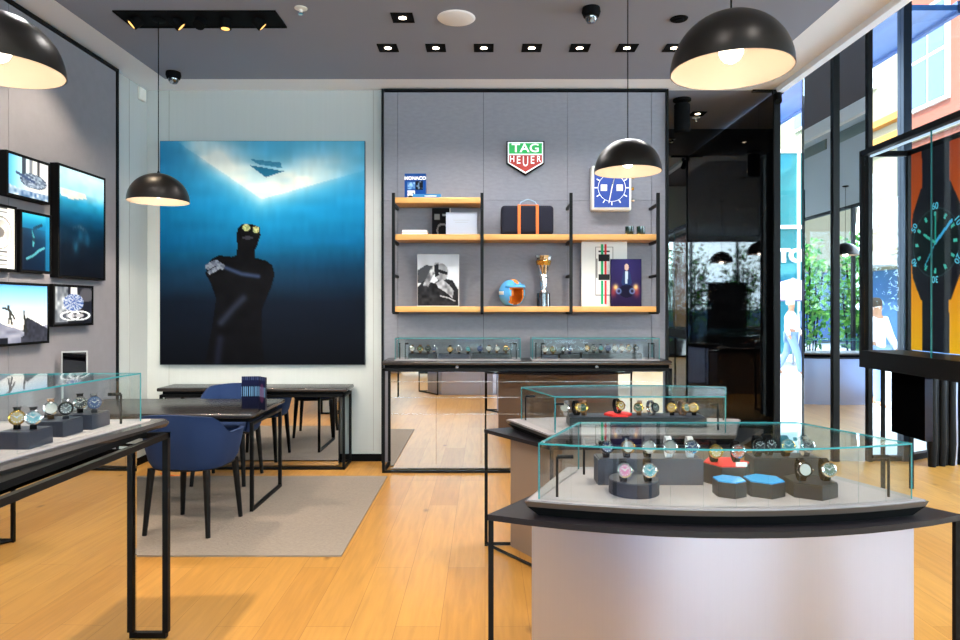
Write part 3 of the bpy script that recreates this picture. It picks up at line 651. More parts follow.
# helmet
hc = Vector((px(512), 6.2, ZS3+.124))
t = thing('racing_helmet', 'light blue open face racing helmet with orange lining on the lower shelf', 'helmet', (hc.x, hc.y, ZS3))
Rh = Matrix.Rotation(math.radians(28), 4, 'Z')     # face turned to the right of the viewer
def helm(keep, r, name, m, solid):
    b = bmesh.new(); bmesh.ops.create_uvsphere(b, u_segments=40, v_segments=26, radius=1)
    dl = [f for f in b.faces if not keep(f.calc_center_median())]
    bmesh.ops.delete(b, geom=dl, context='FACES')
    bmesh.ops.transform(b, matrix=Matrix.Translation(hc) @ Rh @ Matrix.Diagonal((r*.92, r*1.08, r, 1)), verts=b.verts)
    for f in b.faces: f.smooth = True
    q = MB(); q._add(b); return q.build(name, m, t, solid=solid)
face = lambda c: (c.y < -.45 and abs(c.x) < .62 and c.z < .42)
helm(lambda c: not face(c) and c.z > -.86, .126, 'shell', 'skyb', .006)
helm(lambda c: not (c.y < -.5 and abs(c.x) < .5 and c.z < .3) and c.z > -.86, .117, 'lining', 'horange', .01)
helm(lambda c: c.z > .35 and abs(c.x) < .16 and c.y > -.9, .1305, 'stripe', 'horange', .002)
helm(lambda c: .38 < c.z < .55 and c.y < -.35, .143, 'peak', 'skyb', .006)
helm(lambda c: abs(c.z) < .14 and c.x < -.93, .13, 'roundel', 'ivory', .002)
# trophy
tp = (px(544), 6.2)
t = thing('trophy', 'tall silver cup trophy on a black cylinder base on the lower shelf', 'trophy', (tp[0], tp[1], ZS3))
MB().lathe([(0, 0), (.064, 0), (.064, .12), (.06, .124), (0, .124)], (tp[0], tp[1], ZS3), 32).build('base', 'lacq', t)
MB().lathe([(0, .124), (.045, .124), (.04, .135), (.03, .15), (.034, .2), (.036, .27), (.034, .3), (0, .3)], (tp[0], tp[1], ZS3), 24).build('stem', 'steel', t)
MB().lathe([(.034, .3), (.045, .34), (.065, .40), (.083, .475), (.079, .475), (.06, .4), (.04, .34), (0, .33)], (tp[0], tp[1], ZS3), 12, smooth=False).build('cup', 'steel', t)
MB().lathe([(.064, .385), (.068, .4), (.074, .425), (.071, .43), (.062, .4)], (tp[0], tp[1]-.004, ZS3), 12, smooth=False).build('cup_band', 'gold', t)
# ------------------------------------------------------------------ watches
_wc = {}
def watch_proto(key):
    dial, bez, strap, case = key
    t = thing('wrist_watch', '', 'watch'); ORG[t.name] = Vector()
    T = Matrix.Translation((0, -.022, .03)) @ Matrix.Rotation(PI/2, 4, 'X')     # local +z -> -y (towards viewer)
    n = 20; ry, rz = .018, .03; w = .0105; th = .0028
    b = bmesh.new(); R = []
    for k in range(n):
        a = 2*PI*k/n
        R.append([b.verts.new((sx_*w*(.8 if abs(math.cos(a)) > .3 else 1.), (ry+d)*math.cos(a), .03+(rz+d)*math.sin(a))) for sx_, d in ((-1, 0), (1, 0), (1, th), (-1, th))])
    for k in range(n):
        A, B = R[k], R[(k+1) % n]
        for j in range(4): b.faces.new((A[j], A[(j+1) % 4], B[(j+1) % 4], B[j]))
    bmesh.ops.recalc_face_normals(b, faces=b.faces)
    q = MB(); q._add(b); q.build('strap', strap, t)
    MB().lathe([(0, -.004), (.019, -.004), (.021, -.002), (.021, .004), (.019, .006)], (0, 0, 0), 24, T=T).build('case', case, t)
    MB().lathe([(.0205, .004), (.0205, .007), (.0165, .0085), (.016, .006)], (0, 0, 0), 24, T=T).build('bezel', bez, t)
    d = MB().lathe([(.0165, .0065), (0, .0065)], (0, 0, 0), 24, T=T).build('dial', dial, t)
    b = MB()
    for k in range(12): b.box(-.0009, .0009, .0115, .0145, .0066, .0072, T=T @ Matrix.Rotation(k*PI/6, 4, 'Z'))
    b.box(-.0008, .0008, -.002, .0125, .0072, .0076, T=T @ Matrix.Rotation(-.9, 4, 'Z')); b.box(-.0011, .0011, -.002, .0095, .0072, .0076, T=T @ Matrix.Rotation(.95, 4, 'Z'))
    b.build('hands', mat('watch_hands', '#8f8f8a', .4), d)
    MB().cyl((.02, -.023, .03), (.0255, -.023, .03), .003, n=8).build('crown', case, t)
    return t
D = {k: mat('dial_'+k, v, .25) for k, v in dict(black='#08090b', blue='#0e2450', white='#96938c', teal='#1c6670', pink='#96305a', orange='#96401c', gold='#8a6a28', green='#1a3a26').items()}
STR = dict(black=M['blackm'], steel=M['steel'], brown=mat('brown_strap', '#5a3a22', .7), navy=mat('navy_strap', '#1b2140', .6), white=mat('white_strap', '#d9d9de', .5))
def watch(x, y, z, spec, label, group, rz=0., tilt=-.22, s=1.):
    di, st, ca, be = spec; key = (D[di], M.get(be) or D.get(be) or M['steel'], STR[st], M[ca])
    kk = tuple(k.name for k in key)
    if kk not in _wc: _wc[kk] = o = watch_proto(key)
    else: o = copytree(_wc[kk])
    o.location = (x, y, z); o.rotation_euler = (tilt, 0, rz); o.scale = (s, s, s); o['label'] = label; o['category'] = 'watch'; o['group'] = group
SPEC = [('black', 'black', 'steel', 'steel'), ('blue', 'steel', 'steel', 'blue'), ('white', 'brown', 'steel', 'steel'), ('black', 'steel', 'steel', 'blackm'), ('gold', 'black', 'gold', 'gold'), ('teal', 'black', 'steel', 'steel'), ('white', 'steel', 'steel', 'steel'), ('green', 'brown', 'gold', 'gold'), ('blue', 'navy', 'steel', 'steel')]
ORD = ['first', 'second', 'third', 'fourth', 'fifth', 'sixth', 'seventh', 'eighth', 'ninth', 'tenth', 'eleventh', 'twelfth', 'thirteenth', 'fourteenth']
COLN = dict(black='black', blue='blue', white='white', gold='gold', teal='teal', green='green', pink='pink', orange='orange')
def riser(name, label, poly, z0, z1, m='cushion', top=None, group=None):
    cx_ = sum(p[0] for p in poly)/len(poly); cy_ = sum(p[1] for p in poly)/len(poly)
    t = thing(name, label, 'display stand', (cx_, cy_, z0), group)
    MB().prism(poly, z0, z1-.004).build('block', m, t); MB().prism([(cx_+(x-cx_)*.97, cy_+(y-cy_)*.97) for x, y in poly], z1-.004, z1).build('top_pad', top or m, t); return t
def hexp(x, y, r, a0=0., n=6): return [(x+r*math.cos(a0+2*PI*k/n), y+r*math.sin(a0+2*PI*k/n)) for k in range(n)]
def rect(x0, x1, y0, y1): return [(x0, y0), (x1, y0), (x1, y1), (x0, y1)]
def caselight(x, y, z, h, dx, dy, parent):
    o = MB().tube([(x, y, z), (x, y, z+h)], .005, 8).build('case_light', 'black', parent)
    e = Vector((dx, dy, .0)); MB().cyl((x, y, z+h), Vector((x, y, z+h))+e, .0075, n=10).build('lamp_head', 'black', o); return o
def glasscase(parent, path, zb, zt, back=True, th=.006):
    MB().wallstrip(path, zb, zt, th, closed=back).build('glass_wall', 'clear', parent)
    MB().prism(path, zt, zt+.006).build('glass_top', 'clear', parent)
    b = MB(); N = len(path)
    b.wallstrip(path, zt+.0005, zt+.0062, .0065, closed=True)
    for i in range(N):
        p, q, r = Vector(path[i-1]), Vector(path[i]), Vector(path[(i+1) % N])
        if (q-p).angle(r-q) > .6: b.cyl((q.x, q.y, zb), (q.x, q.y, zt), .003, n=6)
    b.build('glass_edge', 'edge', parent)
# ------------------------------------------------------------------ central counters
def bow(w, y0, ymid, n=12):
    """points from left corner to right corner, bulging to -y"""
    return [(-w+2*w*k/n, y0+(ymid-y0)*(1-(2*k/n-1)**2)) for k in range(n+1)]
def center_counter(cx, cy, flip, label, drum, cw=.69):
    t = thing('display_counter', label, 'counter', (cx, cy, 0), 'curved display counters in the middle of the shop')
    f = -1 if flip else 1
    def P(pts): return [(cx+f*x, cy+f*y) for x, y in pts]
    MB().prism(P(bow(.715, -.13, -.285)+[(.44, .3), (-.44, .3)]), .0, .708).build('drum', drum, t)
    MB().prism(P(bow(.88, -.15, -.345)+[(.52, .35), (-.52, .35)]), .708, .73).build('table_top', 'tabletop', t)
    tp_ = bow(.745, -.17, -.29)+[(.53, .335), (-.53, .335)]
    MB().prism(P([(x*.93, y*.93) for x, y in tp_]), .73, .765, P([(x*.985, y*.985) for x, y in tp_])).build('tray_underside', 'blackm', t)
    MB().prism(P([(x*.985, y*.985) for x, y in tp_]), .765, .785, P(tp_)).build('tray_edge', 'traym', t)
    MB().prism(P([(x*.985, y*.985) for x, y in tp_]), .785, .790).build('tray', 'tray', t)
    C4 = P([(-.868, -.14), (.868, -.14), (.505, .34), (-.505, .34)])
    for x, y in C4: MB().box(x-.010, x+.010, y-.010, y+.010, 0, .708).build('leg', 'black', t)
    for a, c_ in ((0, 3), (1, 2)):
        b = MB(); b.tube([(C4[a][0], C4[a][1], .012), (C4[c_][0], C4[c_][1], .012)], .010, 4)
        x0, y0 = C4[a]; b.tube([(x0, y0, .012), (cx+f*(-.6 if a == 0 else .6), y0, .012)], .010, 4)
        b.build('floor_rail', 'black', t)
    path = P(bow(cw, -.155, -.262)+[(.48, .29), (-.48, .29)])
    glasscase(t, path, .79, .99)
    for sx_ in (-1, 1):
        for (lx, ly, ex) in ((.62, -.13, -.06), (.47, .2, -.05)):
            x, y = P([(sx_*lx, ly)])[0]; caselight(x, y, .79, .15, f*sx_*ex, 0, t)
    return t
center_counter(.89, 2.60, False, 'front curved silver counter with a glass watch case, largest and nearest', 'silver')
center_counter(.875, 4.01, True, 'second curved counter with a glass watch case behind the front silver one', 'taupe', cw=.645)
center_counter(-.3, .45, False, 'silver display counter at the foot of the viewpoint, seen only in mirrors', 'silver')
center_counter(5.55, 2.45, True, 'silver display counter in the side zone, seen in the mirror column', 'silver')
ZT = .79
# front case contents
riser('watch_riser', 'dark round riser at the left inside the front glass case', hexp(.57, 2.53, .095, 0, 24), ZT, .845, 'navy', 'griser')
riser('watch_riser', 'long slate backing riser behind the round one in the front case', rect(.45, .87, 2.63, 2.73), ZT, .895, 'griser')
riser('watch_riser', 'red topped hexagonal riser in the middle of the front case', hexp(.98, 2.68, .095, .0), ZT, .872, 'cushion', 'red')
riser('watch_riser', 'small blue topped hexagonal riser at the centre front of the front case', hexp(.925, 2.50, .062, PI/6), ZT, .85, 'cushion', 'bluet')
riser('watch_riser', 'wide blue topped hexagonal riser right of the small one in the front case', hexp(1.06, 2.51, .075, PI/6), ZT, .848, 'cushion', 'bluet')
riser('watch_riser', 'black hexagonal riser at the right end of the front case', hexp(1.235, 2.51, .095, PI/6), ZT, .845, 'cushion')
riser('watch_riser', 'long black backing riser behind the right hexagonal one in the front case', rect(1.085, 1.36, 2.66, 2.76), ZT, .89, 'cushion')
o = rebase(MB().box(.985, 1.03, 2.592, 2.594, .873, .89).build('price_card', 'ivory'), (1.0, 2.593, .872)); tag(o, 'tiny cream card on the red riser in the front case', 'card')
g = 'watches in the front glass case'
for i, (x, y, z, sp, lab) in enumerate([
  (.488, 2.66, .896, ('blue', 'black', 'steel', 'blackm'), 'watch with a dark blue dial, leftmost of the upper row in the front case'),
  (.571, 2.66, .896, ('white', 'black', 'gold', 'gold'), 'white and gold watch on a black strap above the round riser'),
  (.654, 2.66, .896, ('white', 'black', 'gold', 'steel'), 'white dial watch third from the left in the upper row of the front case'),
  (.74, 2.66, .896, ('white', 'white', 'gold', 'steel'), 'white strapped watch with gold case on the slate riser'),
  (.827, 2.66, .896, ('blue', 'white', 'steel', 'steel'), 'white strapped watch with a blue dial at the right end of the slate riser'),
  (.52, 2.48, .846, ('pink', 'black', 'steel', 'steel'), 'watch with a pink dial on the round riser'),
  (.612, 2.48, .846, ('teal', 'black', 'steel', 'steel'), 'watch with a teal dial on the round riser'),
  (.93, 2.68, .873, ('gold', 'black', 'gold', 'gold'), 'gold watch at the left of the red riser'),
  (1.02, 2.68, .873, ('orange', 'black', 'steel', 'steel'), 'watch with an orange dial on the red riser'),
  (1.115, 2.70, .891, ('black', 'black', 'steel', 'blackm'), 'black watch, leftmost on the long black riser'),
  (1.17, 2.72, .891, ('black', 'black', 'blackm', 'blackm'), 'all black watch second from the left on the long black riser'),
  (1.23, 2.70, .891, ('black', 'black', 'gold', 'gold'), 'black watch with a gold case on the long black riser'),
  (1.31, 2.70, .891, ('black', 'steel', 'steel', 'steel'), 'steel watch at the right end of the long black riser'),
  (1.195, 2.49, .846, ('white', 'black', 'steel', 'blackm'), 'white dial watch at the left on the right hexagonal riser'),
  (1.285, 2.49, .846, ('green', 'black', 'gold', 'steel'), 'green dial watch at the right on the right hexagonal riser')]):
    watch(x, y, z, sp, lab, g, s=1.32)
# second case contents
riser('watch_riser', 'long charcoal riser inside the second glass case', rect(.50, 1.31, 3.90, 4.06), ZT, .85, 'cushion', 'griser')
riser('watch_mat', 'red hexagonal mat on the long riser of the second case', hexp(.80, 3.97, .085, .0), .85, .862, 'red')
for i, u in enumerate((566, 577, 584, 618, 639, 652, 672, 683, 694)):
    z = .862 if u == 618 else .85
    sp = SPEC[[6, 4, 7, 4, 7, 3, 4, 7, 4][i]]
    watch((u-CU)/F*3.97, 3.97, z, sp, '%s watch from the left in the second glass case' % ORD[i]+(', standing on the red mat' if u == 618 else ''), 'watches in the second glass case', s=1.4, rz=(.5 if i % 2 else -.4))
# side counters used by reflections get simple rows too
# ------------------------------------------------------------------ back counter
t = thing('back_counter', 'long mirrored counter with a dark slab top along the grey feature wall', 'counter', (.38, 6.15, 0))
Y0 = 5.96
MB().box(-.93, 1.69, Y0, 6.35, .975, 1.012, bev=.008).build('worktop', 'slab', t)
MB().box(-.91, 1.67, Y0+.03, 6.35, .945, .975).build('recess', 'blackm', t)
b = MB(); b.box(-.93, 1.69, Y0, Y0+.025, .92, .945); b.box(-.93, 1.69, Y0, Y0+.025, 0.0, .022); b.box(-.93, 1.69, 6.325, 6.35, .0, .022); b.box(-.93, -.905, Y0, 6.35, .92, .945); b.box(1.665, 1.69, Y0, 6.35, .92, .945); b.box(-.93, -.905, Y0, 6.35, 0, .022); b.box(1.665, 1.69, Y0, 6.35, 0, .022)
b.build('frame', 'black', t)
for x in (-.93, 1.665):
    for y in (Y0, 6.325): MB().box(x, x+.025, y, y+.025, .022, .92).build('leg', 'black', t)
xs2 = [-.86, -.445, -.036, .39, .8, 1.21, 1.62]
for a, c_ in zip(xs2, xs2[1:]): MB().box(a+.001, c_-.001, Y0+.05, Y0+.35, .03, .91).build('mirror_panel', 'mirror', t)
b = MB()
for z in (.52, .672, .815): b.box(-.86, 1.62, Y0+.047, Y0+.05, z, z+.006)
b.build('mirror_trim', 'steel', t)
for u in (457, 597): MB().cyl((px(u, 5.95), Y0-.004, .958), (px(u, 5.95), Y0+.03, .958), .014, n=16).build('lock', 'steel', t)
def backcase(x0, x1, label, ws, gname, name):
    t = thing('glass_case', label, 'display case', ((x0+x1)/2, 6.13, 1.012))
    MB().box(x0, x1, 6.0, 6.27, 1.012, 1.024).build('base', 'tray', t)
    glasscase(t, [(x0+.005, 6.005), (x1-.005, 6.005), (x1-.005, 6.265), (x0+.005, 6.265)], 1.024, 1.21, th=.004)
    for x, dx in ((x0+.04, .0), (x0+.09, .03), (x1-.04, -.03), (x1-.09, .0)): caselight(x, 6.06, 1.024, .14, dx or .001, -.01, t)
    for k, (a, c_, zt__, m) in enumerate(ws[0]): riser('watch_riser', '%s watch riser from the left in the %s' % (ORD[k], name), rect(a, c_, 6.06, 6.2), 1.024, zt__, m)
    for k, (x, z) in enumerate(ws[1]):
        watch(x, 6.12, z, SPEC[(k*5+2) % 9], '%s watch from the left in the %s' % (ORD[k], name), gname, s=1.3)
A0, A1 = px(394.5, 6.0), px(521, 6.0); B0, B1 = px(532, 6.0), px(660, 6.0)
ra = [(px(408, 6.06), px(436, 6.06), 1.07, 'cushion'), (px(438, 6.06), px(470, 6.06), 1.065, 'griser'), (px(472, 6.06), px(510, 6.06), 1.07, 'cushion')]
wa = [(px(u, 6.1), 1.07 if (u < 437 or u > 471) else 1.065) for u in (412, 420, 428, 434, 450, 459, 468, 480, 489, 497, 506)]
backcase(A0, A1, 'glass watch case at the left end of the back counter', (ra, wa), 'watches in the left case on the back counter', 'left case on the back counter')
rb = [(px(542, 6.06), px(558, 6.06), 1.06, 'griser'), (px(560, 6.06), px(580, 6.06), 1.065, 'cushion'), (px(582, 6.06), px(642, 6.06), 1.075, 'cushion')]
wb = [(px(u, 6.1), 1.075 if u > 581 else (1.065 if u > 559 else 1.06)) for u in (545, 553, 563, 570, 587, 594, 601, 608, 615, 622, 629, 636)]
backcase(B0, B1, 'glass watch case at the right end of the back counter', (rb, wb), 'watches in the right case on the back counter', 'right case on the back counter')
# ------------------------------------------------------------------ left counter
t = thing('display_counter', 'straight mirrored counter with a glass case cut by the left photo edge', 'counter', (-1.9, 2.0, 0))
slabp = [(-1.445, 3.02), (-1.47, 3.07), (-2.25, 3.0), (-2.5, 1.0), (-1.62, 1.0), (-1.60, 1.8), (-1.53, 2.4)]
MB().prism([( -2+(x+2)*.985, 2+(y-2)*.99) for x, y in slabp], .955, .970, slabp).build('worktop_underside', 'slab', t)
MB().prism(slabp, .970, .984, [( -2+(x+2)*.98, 2+(y-2)*.985) for x, y in slabp]).build('worktop', 'slab', t)
MB().prism([( -2+(x+2)*.88, 2+(y-2)*.96) for x, y in slabp], .984, .987).build('tray', 'tray', t)
MB().prism(rect(-2.25, -1.50, 1.0, 2.93), .93, .955).build('recess', 'blackm', t)
b = MB(); b.box(-1.46, -1.435, 1.0, 3.01, .905, .93); b.box(-2.3, -1.435, 2.985, 3.01, .905, .93); b.box(-2.3, -1.445, 2.985, 3.01, 0, .025); b.build('frame', 'black', t)
for x, y in ((-1.46, 2.985), (-2.3, 2.985), (-1.46, 1.0)): MB().box(x, x+.025, y, y+.025, 0 if y < 2 else .025, .905).build('leg', 'black', t)
MB().prism([(-1.53, 2.9), (-2.2, 2.9), (-2.3, 1.0), (-1.57, 1.0)], 0, .9).build('mirror_panel', 'mirror', t)
cp = [(-1.55, 2.97), (-2.15, 2.92), (-2.3, 1.1), (-1.70, 1.1), (-1.68, 1.7), (-1.63, 2.3)]
glasscase(t, cp, .987, 1.198)
caselight(-1.60, 2.9, .987, .13, -.05, -.01, t)
g = 'watches in the left counter case'
ZL = .987
for k, (x, y, h, lab) in enumerate([(-1.70, 2.82, .062, 'farthest'), (-1.72, 2.66, .062, 'second farthest'), (-1.70, 2.44, .062, 'third farthest')]):
    riser('watch_riser', '%s grey block riser in the left counter case' % lab, rect(x-.06, x+.06, y-.065, y+.065), ZL, ZL+h, 'griser')
    for j, dx in enumerate((-.03, .03)):
        watch(x+dx, y, ZL+h, SPEC[(k*2+j) % 9], '%s of two watches on the %s grey riser of the left counter' % (('left', 'right')[j], lab), g, rz=.6, s=1.3)
riser('watch_riser', 'round grey riser nearest in the left counter case', hexp(-1.74, 2.24, .06, 0, 20), ZL, ZL+.07, 'griser')
watch(-1.74, 2.24, ZL+.07, SPEC[0], 'single watch on the round grey riser of the left counter', g, rz=.6, s=1.3)
# ------------------------------------------------------------------ desk, console, chairs, rug
t = thing('area_rug', 'beige woven rug under the desk and chairs', 'rug', (-1.95, 4.9, 0))
MB().box(-3.03, -.89, 3.99, 5.79, 0.001, .010).build('pile', 'rug', t)
b = MB(); b.box(-3.06, -.862, 3.96, 3.99, .001, .011); b.box(-3.06, -.862, 5.79, 5.82, .001, .011); b.box(-.89, -.862, 3.99, 5.79, .001, .011); b.box(-3.06, -3.03, 3.99, 5.79, .001, .011); b.build('binding', 'rugb', t)
t = thing('desk', 'dark slab desk on black loop legs in the centre of the rug', 'desk', (-2.4, 5.15, .011))
MB().box(-3.18, -1.68, 4.75, 5.55, .695, .73, bev=.012, seg=3).build('desk_top', 'slab', t); MB().box(-3.1, -1.72, 4.83, 5.47, .66, .694).build('recess', 'blackm', t)
for x in (-1.70, -3.1):
    b = MB(); b.box(x-.012, x+.012, 4.80, 4.825, .011, .66); b.box(x-.012, x+.012, 5.46, 5.485, .011, .66); b.box(x-.012, x+.012, 4.825, 5.46, .011, .033); b.box(x-.012, x+.012, 4.825, 5.46, .638, .66); b.build('leg', 'black', t)
t = thing('console_table', 'mirrored console table with a dark top against the pale back wall', 'console', (-2.15, 6.25, 0))
MB().box(-3.02, -1.27, 6.06, 6.40, .72, .755, bev=.012, seg=3).build('table_top', 'slab', t); MB().box(-2.98, -1.31, 6.10, 6.38, .69, .72).build('recess', 'blackm', t)
b = MB()
for x in (-3.0, -1.315):
    for y in (6.08, 6.375): b.box(x, x+.022, y, y+.022, 0, .69)
for y in (6.08, 6.375): b.box(-3.0, -1.293, y, y+.022, .668, .69); b.box(-3.0, -1.293, y, y+.022, 0, .022)
for x in (-3.0, -1.315): b.box(x, x+.022, 6.08, 6.397, 0, .022); b.box(x, x+.022, 6.08, 6.397, .668, .69)
b.build('frame', 'black', t)
for x0, x1 in ((-2.97, -2.42), (-2.418, -1.89), (-1.888, -1.36)): MB().box(x0, x1, 6.12, 6.34, .03, .66).build('mirror_panel', 'mirror', t)
# brochures
t = thing('brochure_stand', 'pair of dark navy brochures standing open on the desk', 'brochure', (-1.8, 5.1, .73))
bx = (256-CU)/F*5.0+.0
for k, (a, w_) in enumerate(((math.radians(6), .125), (math.radians(-48), .12))):
    T = Matrix.Translation((bx+.02, 5.0, .73)) @ Matrix.Rotation(a if k == 0 else a, 4, 'Z')
    def fn(u, v, k=k):
        c = mix((22, 26, 58), (14, 16, 34), v)
        if .3 < v < .62 and (u*9 % 1) < .25: c = (120, 170, 210)
        if v < .12: c = (60, 70, 100) if (u*9 % 1) < .5 else c
        if k and math.hypot(u-.5, v-.5) < .3: c = mix(c, (140, 50, 90), .4)
        return c
    x0, x1 = (-w_, 0) if k == 0 else (0, w_)
    MB().box(x0, x1, 0, .012, 0, .245, T=T).build('booklet', 'navy', t)
    o = picture('cover_print', t, x0, x1, .0, .245, -.001, fn, 30, 40); o.data.transform(Matrix.Translation(-ORG[t.name]) @ T @ Matrix.Translation(ORG[t.name]))
t = thing('tabletop_mirror', 'small framed mirror on a thin stand at the left end of the desk', 'mirror', (-3.08, 5.15, .73))
Tm = Matrix.Translation((-3.12, 5.02, 0)) @ Matrix.Rotation(math.radians(25), 4, 'Z')
MB().box(-.085, .085, -.012, .012, .99, 1.165, T=Tm).build('frame', 'gray', t); MB().box(-.077, .077, -.014, -.012, 1.0, 1.155, T=Tm).build('mirror_face', 'lacq', t)
MB().box(-.085, -.072, -.01, .01, .74, .99, T=Tm).build('stand', 'gray', t); MB().box(-.11, .08, -.06, .06, .73, .742, T=Tm).build('foot', 'gray', t)
def chair(label, x, y, rz):
    t = thing('tub_chair', label, 'chair', (0, 0, 0), 'navy tub chairs at the desk'); ORG[t.name] = Vector()
    n = 36; bm = bmesh.new(); rows = []
    for k in range(n+1):
        q = k/n; a = -PI/2 + (q-.5)*2*math.radians(128)        # around the back
        s = abs(q-.5)*2
        top = .80-.02*(s/.36)**2 if s < .36 else .78-.125*(lambda q_: q_*q_*(3-2*q_))((s-.36)/.26) if s < .62 else .655-.01*(s-.62)
        ex = 3.1; ca, sa = math.cos(a), math.sin(a)
        r = (abs(ca)**ex+abs(sa)**ex)**(-1/ex)
        col = []
        for z, w in ((.43, .82), (.47, .90), (.56, .97), (.56+(top-.56)*.5, 1.0), (top-.015, 1.02), (top, 1.035), (top, .94), (top-.03, .90), (.56, .86), (.47, .8)):
            col.append(bm.verts.new((.285*r*ca*w, .27*r*sa*w-(.03 if z > .6 else 0)*max(0, -sa), z)))
        rows.append(col)
    for A, B in zip(rows, rows[1:]):
        for j in range(len(A)):
            f = bm.faces.new((A[j], A[(j+1) % len(A)], B[(j+1) % len(A)], B[j])); f.smooth = True
    bm.faces.new(rows[0]); bm.faces.new(rows[-1][::-1]); bmesh.ops.recalc_face_normals(bm, faces=bm.faces)
    q = MB(); q._add(bm); q.build('shell', 'blue', t)
    sp_ = [(math.copysign(abs(math.cos(a))**.7, math.cos(a))*.235, math.copysign(abs(math.sin(a))**.7, math.sin(a))*.235+.01) for a in [2*PI*k/28 for k in range(28)]]
    MB().prism([(x_*.96, y_*.96) for x_, y_ in sp_], .445, .485, sp_).build('seat', 'blue', t)
    MB().prism(sp_, .422, .444).build('seat_frame', 'leg', t)
    for sx_ in (-1, 1):
        for sy in (-1, 1): MB().cyl((sx_*.19, sy*.19, .43), (sx_*.218, sy*.222, 0.0), .024, .015, 12).build('leg', 'leg', t)
    t.location = (x, y, .0105); t.rotation_euler = (0, 0, rz); return t
chair('navy tub chair seen from behind, in front of the desk', -1.98, 4.50, math.radians(-6))
chair('navy tub chair behind the desk, its back showing over the desk top', -2.22, 5.70, PI)
o = MB().tube([(-2.9, 5.9, .012), (-2.86, 5.85, .02), (-2.8, 5.86, .03), (-2.78, 5.8, .02), (-2.7, 5.82, .012), (-2.66, 5.9, .012)], .006, 6).build('power_cable', 'orange'); tag(o, 'orange power cable on the floor beside the console', 'cable')
# ------------------------------------------------------------------ right showcase with watch poster
XS = 3.15; X2 = 3.53; ya, yb_ = 3.3, 5.5; zb, zt = 1.0, 2.79
t = thing('window_showcase', 'tall black framed glass showcase by the right windows', 'display case', (3.34, 4.4, 0))
MB().box(XS-.02, X2+.02, ya, yb_+.02, zb, 1.14).build('base', 'black', t)
b = MB(); w = .035
b.box(XS-.02, XS+w, yb_-w+.02, yb_+.02, 1.14, zt); b.box(X2-w+.02, X2+.02, yb_-w+.02, yb_+.02, 1.14, zt); b.box(XS-.02, XS+w, ya, ya+w, 1.14, zt); b.box(X2-w+.02, X2+.02, ya, ya+w, 1.14, zt)
b.box(XS-.02, XS+w, ya, yb_+.02, zt-w, zt+.01); b.box(X2-w+.02, X2+.02, ya, yb_+.02, zt-w, zt+.01); b.box(XS, X2, yb_-w+.02, yb_+.02, zt-w, zt+.01); b.box(XS, X2, ya, ya+w, zt-w, zt+.01)
b.build('frame', 'black', t)
MB().box(XS+.035, XS+.05, ya+.05, yb_-.04, zt-.05, zt-.035).build('light_strip', mat('blue_strip', '#9fb4c8', .4, emis='#b9cfe6', es=.8), t)
MB().box(XS, XS+.006, ya+.04, 4.66, 1.14, zt-.04).build('glass_panel', 'clear', t); MB().box(XS, XS+.006, 4.663, yb_-.02, 1.14, zt-.04).build('glass_panel', 'clear', t); MB().box(XS-.002, XS+.008, 4.659, 4.665, 1.14, zt-.04).build('glass_edge', 'edge', t)
for x in (XS+.125, X2-.02):
    for y in (5.44, 3.4): MB().box(x, x+.025, y, y+.025, 0, zb).build('leg', 'black', t)
MB().box(3.3, 3.36, 4.95, 5.36, .49, .999).build('drawer_box', 'lacq', t)
def p_watch(u, v):
    # u: 0 far (left) .. 1 near ; v down
    c = ramp(v, [(0, (160, 66, 34)), (.35, (196, 88, 30)), (.6, (224, 140, 34)), (1, (236, 176, 30))])
    X = (u*W_-cxw); Y = (v*H_-cyw)
    strap = .145+.02*abs(Y)
    if abs(X) < (strap if Y < 0 else strap*.98): c = (22, 24, 32)
    lug = [(-.17, -.45), (.17, -.45), (.27, -.26), (.3, 0), (.27, .26), (.17, .45), (-.17, .45), (-.27, .26), (-.3, 0), (-.27, -.26)]
    if inp(X, Y, lug): c = (26, 27, 34)
    if math.hypot(X-.33, Y) < .045: c = (24, 24, 30)
    r = math.hypot(X, Y); a = math.degrees(math.atan2(X, -Y)) % 360
    if r < .31: c = (30, 31, 38)
    if r < .265: c = (20, 30, 32)
    if .2 < r < .24 and min(a % 30, 30-a % 30) < 3: c = (70, 190, 175)
    if .262 < r < .27: c = (54, 70, 74)
    def hand(ang, l, w, col, c):
        th = math.radians(ang); d = dseg(X, Y, (0, 0), (l*math.sin(th), -l*math.cos(th)))
        return col if d < w else c
    c = hand(0, .20, .010, (36, 160, 140), c); c = hand(50, .235, .012, (70, 180, 230), c); c = hand(215, .22, .005, (60, 170, 200), c); c = hand(300, .15, .011, (60, 180, 160), c)
    if vn(u*40, v*3) > .97: c = (60, 60, 60)
    return c
W_ = 2.05; H_ = 1.60; cxw = .29; cyw = .75
pt = thing('watch_poster', 'orange poster of a huge black diving watch inside the right showcase', 'poster', (3.5, 5.42, 1.15), rz=-PI/2); ORG[pt.name] = Vector()
MB().box(0, W_, .001, .012, 0, H_).build('board', 'blackm', pt)
picture('picture', pt, 0, W_, 0, H_, 0, p_watch, 250, 200, 'dimscreen')
for k, s_ in enumerate(('60', '10', '20', '30', '40', '50')):
    a = math.radians(k*60); text(s_, .075, mat('lume', '#5fb4c8', .4, emis='#3f9fb8', es=.6), pt, (cxw+.283*math.sin(a), -.002, H_-cyw+.283*math.cos(a)), rot=(PI/2, a, 0), ext=.0005, world=False, name='bezel_number', bold=.001)
t = thing('stacked_curtain', 'black and silver folded curtain standing before the right window', 'curtain', (4.62, 6.3, 0))
for k in range(9):
    x = 4.2+k*.055; MB().lathe([(.032, 0), (.045, .2), (.04, .6), (.045, 1.0), (.03, 1.02)], (x, 6.2+.03*(k % 2)+.015*k, 0.0), 14).build('fold', 'silver' if k in (5,) else 'black', t)
